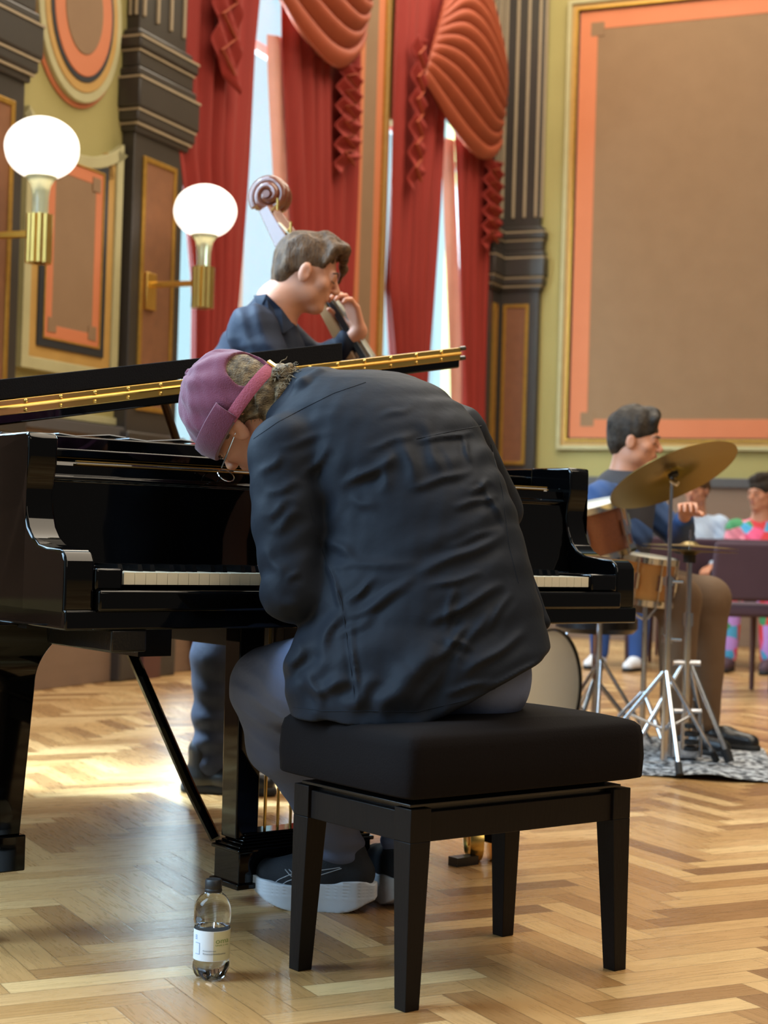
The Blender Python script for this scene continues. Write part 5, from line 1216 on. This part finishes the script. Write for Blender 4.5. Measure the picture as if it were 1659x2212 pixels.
def seated(loc, face, seat_z, label, top, bottom, hair, hz=1.22, hip_back=0, lean=(0, 0, 0), shoes='leather', arms=None, head_dir=None, h=.009, sleeves=True, long_hair=False, armlift=0):
    f = nrm(np.array([face[0], face[1], 0])); s_ = np.array([f[1], -f[0], 0]); L0 = np.array([loc[0], loc[1], 0.0]); up = np.array([0, 0, 1.0]); lean = np.array(lean, float)
    r = empty('person', tuple(L0), label=label, cat='person')
    pv = L0 + up * (seat_z + .10); chs = L0 + up * (hz - .36) + lean * .7; nkk = L0 + up * (hz - .16) + lean; H = L0 + up * hz + lean * 1.15 + f * .03
    hd_f = nrm(head_dir if head_dir is not None else f); S = SDF(); Lh = head(S, H, nrm(up + f * .1 + lean * .3), hd_f, nkk)
    kn = [L0 + f * .44 + s_ * q * .13 + up * (seat_z + .03) for q in (1, -1)]; ak = [L0 + f * .44 + s_ * q * .13 + up * .10 for q in (1, -1)]
    sh = [nkk - up * .08 + s_ * q * .17 for q in (1, -1)]
    arms = arms or [(sh[i] + np.array([0, 0, -.26]) + f * .06 + s_ * q * .04, sh[i] + np.array([0, 0, -.30]) + f * .28 - s_ * q * .05) for i, q in enumerate((1, -1))]
    S.cap(nkk, chs, .055, .10, .05); S.cap(chs, pv, .11, .12, .06); S.cap(sh[0], sh[1], .05, k=.05)
    for i in (0, 1):
        S.chain([sh[i], arms[i][0], arms[i][1]], [.045, .038, .025], .02); hand(S, arms[i][1], nrm(arms[i][1] - arms[i][0]), (0, 0, -1), 1 if i else -1, .6); S.chain([pv + s_ * (.09, -.09)[i], kn[i], ak[i]], [.08, .055, .038], .03); S.cap(ak[i] - up * .05, ak[i] - up * .06 + f * .12, .028, .024)
    S.build('body', 'skin2', r, h=h * .8); face_bits(Lh, r)
    q3 = local_frame(nrm(up + f * .1 + lean * .3), hd_f); R3_ = np.array(q3)
    S = SDF(); S.ell(Lh(0, -.018, .052), (.085, .106, .095), R3_); S.ell(Lh(0, -.06, -.005), (.070, .05, .072), R3_, .03)
    if long_hair: S.cap(Lh(-.06, -.05, 0), Lh(-.07, -.05, -.13), .035, .03, .02); S.cap(Lh(.06, -.05, 0), Lh(.07, -.05, -.13), .035, .03, .02)
    S.ell(Lh(0, .105, -.035), (.09, .085, .078), R3_, .012, True)
    for q in (-1, 1): S.ell(Lh(q * .085, .012, -.025), (.025, .024, .04), R3_, .006, True)
    S.chain([Lh(-.04, -.02, .125), Lh(-.02, .06, .115), Lh(.035, .075, .10)], [.02, .022, .018], .03)
    S.build('hair', hair, r, h=.006, disp=lambda Pn: .006 * vnoise(Pn, 60, 2))
    S = SDF(); S.cap(nkk - up * .07, chs, .075, .14, .05); S.cap(chs, pv + up * .02, .145, .15, .06); S.cap(sh[0], sh[1], .066, k=.05)
    for i in (0, 1): S.chain([sh[i], arms[i][0], arms[i][1] + (arms[i][0] - arms[i][1]) * .2], [.068, .056, .042], .02)
    S.ell(nkk + up * .0, (.05, .05, .06), None, .008, True)
    S.build('top', top, r, h=h * .8, disp=lambda Pn: .004 * vnoise(Pn, 26, 1) + .002 * np.sin((Pn[:, 2] + Pn[:, 0]) * 90))
    S = SDF(); S.cap(pv + s_ * .08, pv - s_ * .08, .115, k=.05)
    for i in (0, 1): S.chain([pv + s_ * (.09, -.09)[i], kn[i], ak[i]], [.10, .085, .058], .03)
    S.build('trousers', bottom, r, h=h, disp=lambda Pn: .003 * vnoise(Pn, 26, 4)); 
    for i in (0, 1): boot(('right_shoe', 'left_shoe')[i], ak[i] * np.array([1, 1, 0]) + f * .03, f, r, shoes)
    return r, Lh
# drummer: sits on a stool, three-quarter profile
dl = at(1290, 1300, 6.95); stl = empty('drum_stool', (dl[0], dl[1], 0), label='round black drum stool under the drummer', cat='stool')
b = MB(); b.lathe([(.01, .44), (.15, .44), (.17, .46), (.17, .50), (.15, .52), (.01, .52)], 40); b.build('seat', 'leather', stl); ntube('stand_tube', 'chrome', stl, [(dl[0], dl[1], .44), (dl[0], dl[1], .1)], .015)
for k in range(3): a = k * 2.09; ntube('leg', 'chrome', stl, [(dl[0], dl[1], .25), (dl[0] + .2 * math.cos(a), dl[1] + .2 * math.sin(a), .01)], .01)
dshift = at(1385, 985, 6.75); ds = dshift - np.array([dl[0], dl[1], dshift[2]])
s_R, s_L = at(1300, 1050, 6.66), at(1440, 1060, 6.95)
dr, Ld = seated((dl[0], dl[1]), (.8, -.6), .57, 'drummer in a blue shirt and grey waistcoat looking down behind the cymbals', 'shirt_blue', 'trousers', 'hair_dark', hz=1.235, lean=(.088, -.06, 0), head_dir=(.80, -.22, -.62), h=.008,
               arms=[(at(1300, 1190, 6.65), at(1385, 1215, 6.78)), (at(1470, 1165, 6.95), at(1480, 1110, 6.7))])
# waistcoat over the shirt
S = SDF(); v0 = np.array([dl[0], dl[1], 0]); S.cap(v0 + np.array([.09, -.05, 1.00]), v0 + np.array([.03, -.02, .66]), .135, .166, .05)
S.build('waistcoat', 'vest', dr, h=.009)
# audience behind
wl_ = at(1640, 1300, 11.3); wz = .47
chair('upholstered_chair', (wl_[0], wl_[1] + .05), math.radians(160), .46, .86, 'dark chair under the woman in the floral top')
seated((wl_[0], wl_[1]), (-.35, -.94), wz, 'woman in a bright floral top seated at the right edge of the picture', 'floral', 'floral', 'hair_dark', hz=1.17, long_hair=True, head_dir=(-.75, -.6, .2), shoes='purple')
pl_ = at(1498, 1300, 11.9)
chair('upholstered_chair', (pl_[0], pl_[1] + .05), math.radians(180), .46, .86, 'dark chair under the pale-shirted listener behind the cymbals')
seated((pl_[0], pl_[1]), (-.2, -.98), wz, 'listener in a pale blue shirt sitting beyond the two cymbals', 'pvc', 'jeans_dark', 'hair_fair', hz=1.2, head_dir=(-.5, -.8, 0))
jl_ = at(1385, 1300, 11.2)
chair('upholstered_chair', (jl_[0], jl_[1] + .05), math.radians(200), .46, .86, 'dark chair under the listener in blue jeans')
M['jeans_blue'] = P('blue_jeans', '#2c4f8c', .85, col2='#23427a', bump=.2)
seated((jl_[0], jl_[1]), (-.45, -.9), wz, 'listener in blue jeans and white shoes sitting behind the drummer', 'vest', 'jeans_blue', 'hair_fair', hz=1.12, head_dir=(-.5, -.8, 0), shoes='shoe_sole')
cc = at(1583, 1400, 9.3); chair('upholstered_chair', (cc[0], cc[1]), math.radians(188), .50, .835, 'empty plum upholstered chair with its back towards the camera', w_=.44)
cc = at(1770, 1400, 9.2); chair('upholstered_chair', (cc[0], cc[1]), math.radians(184), .50, .835, 'second plum chair cut off by the right edge', w_=.44)
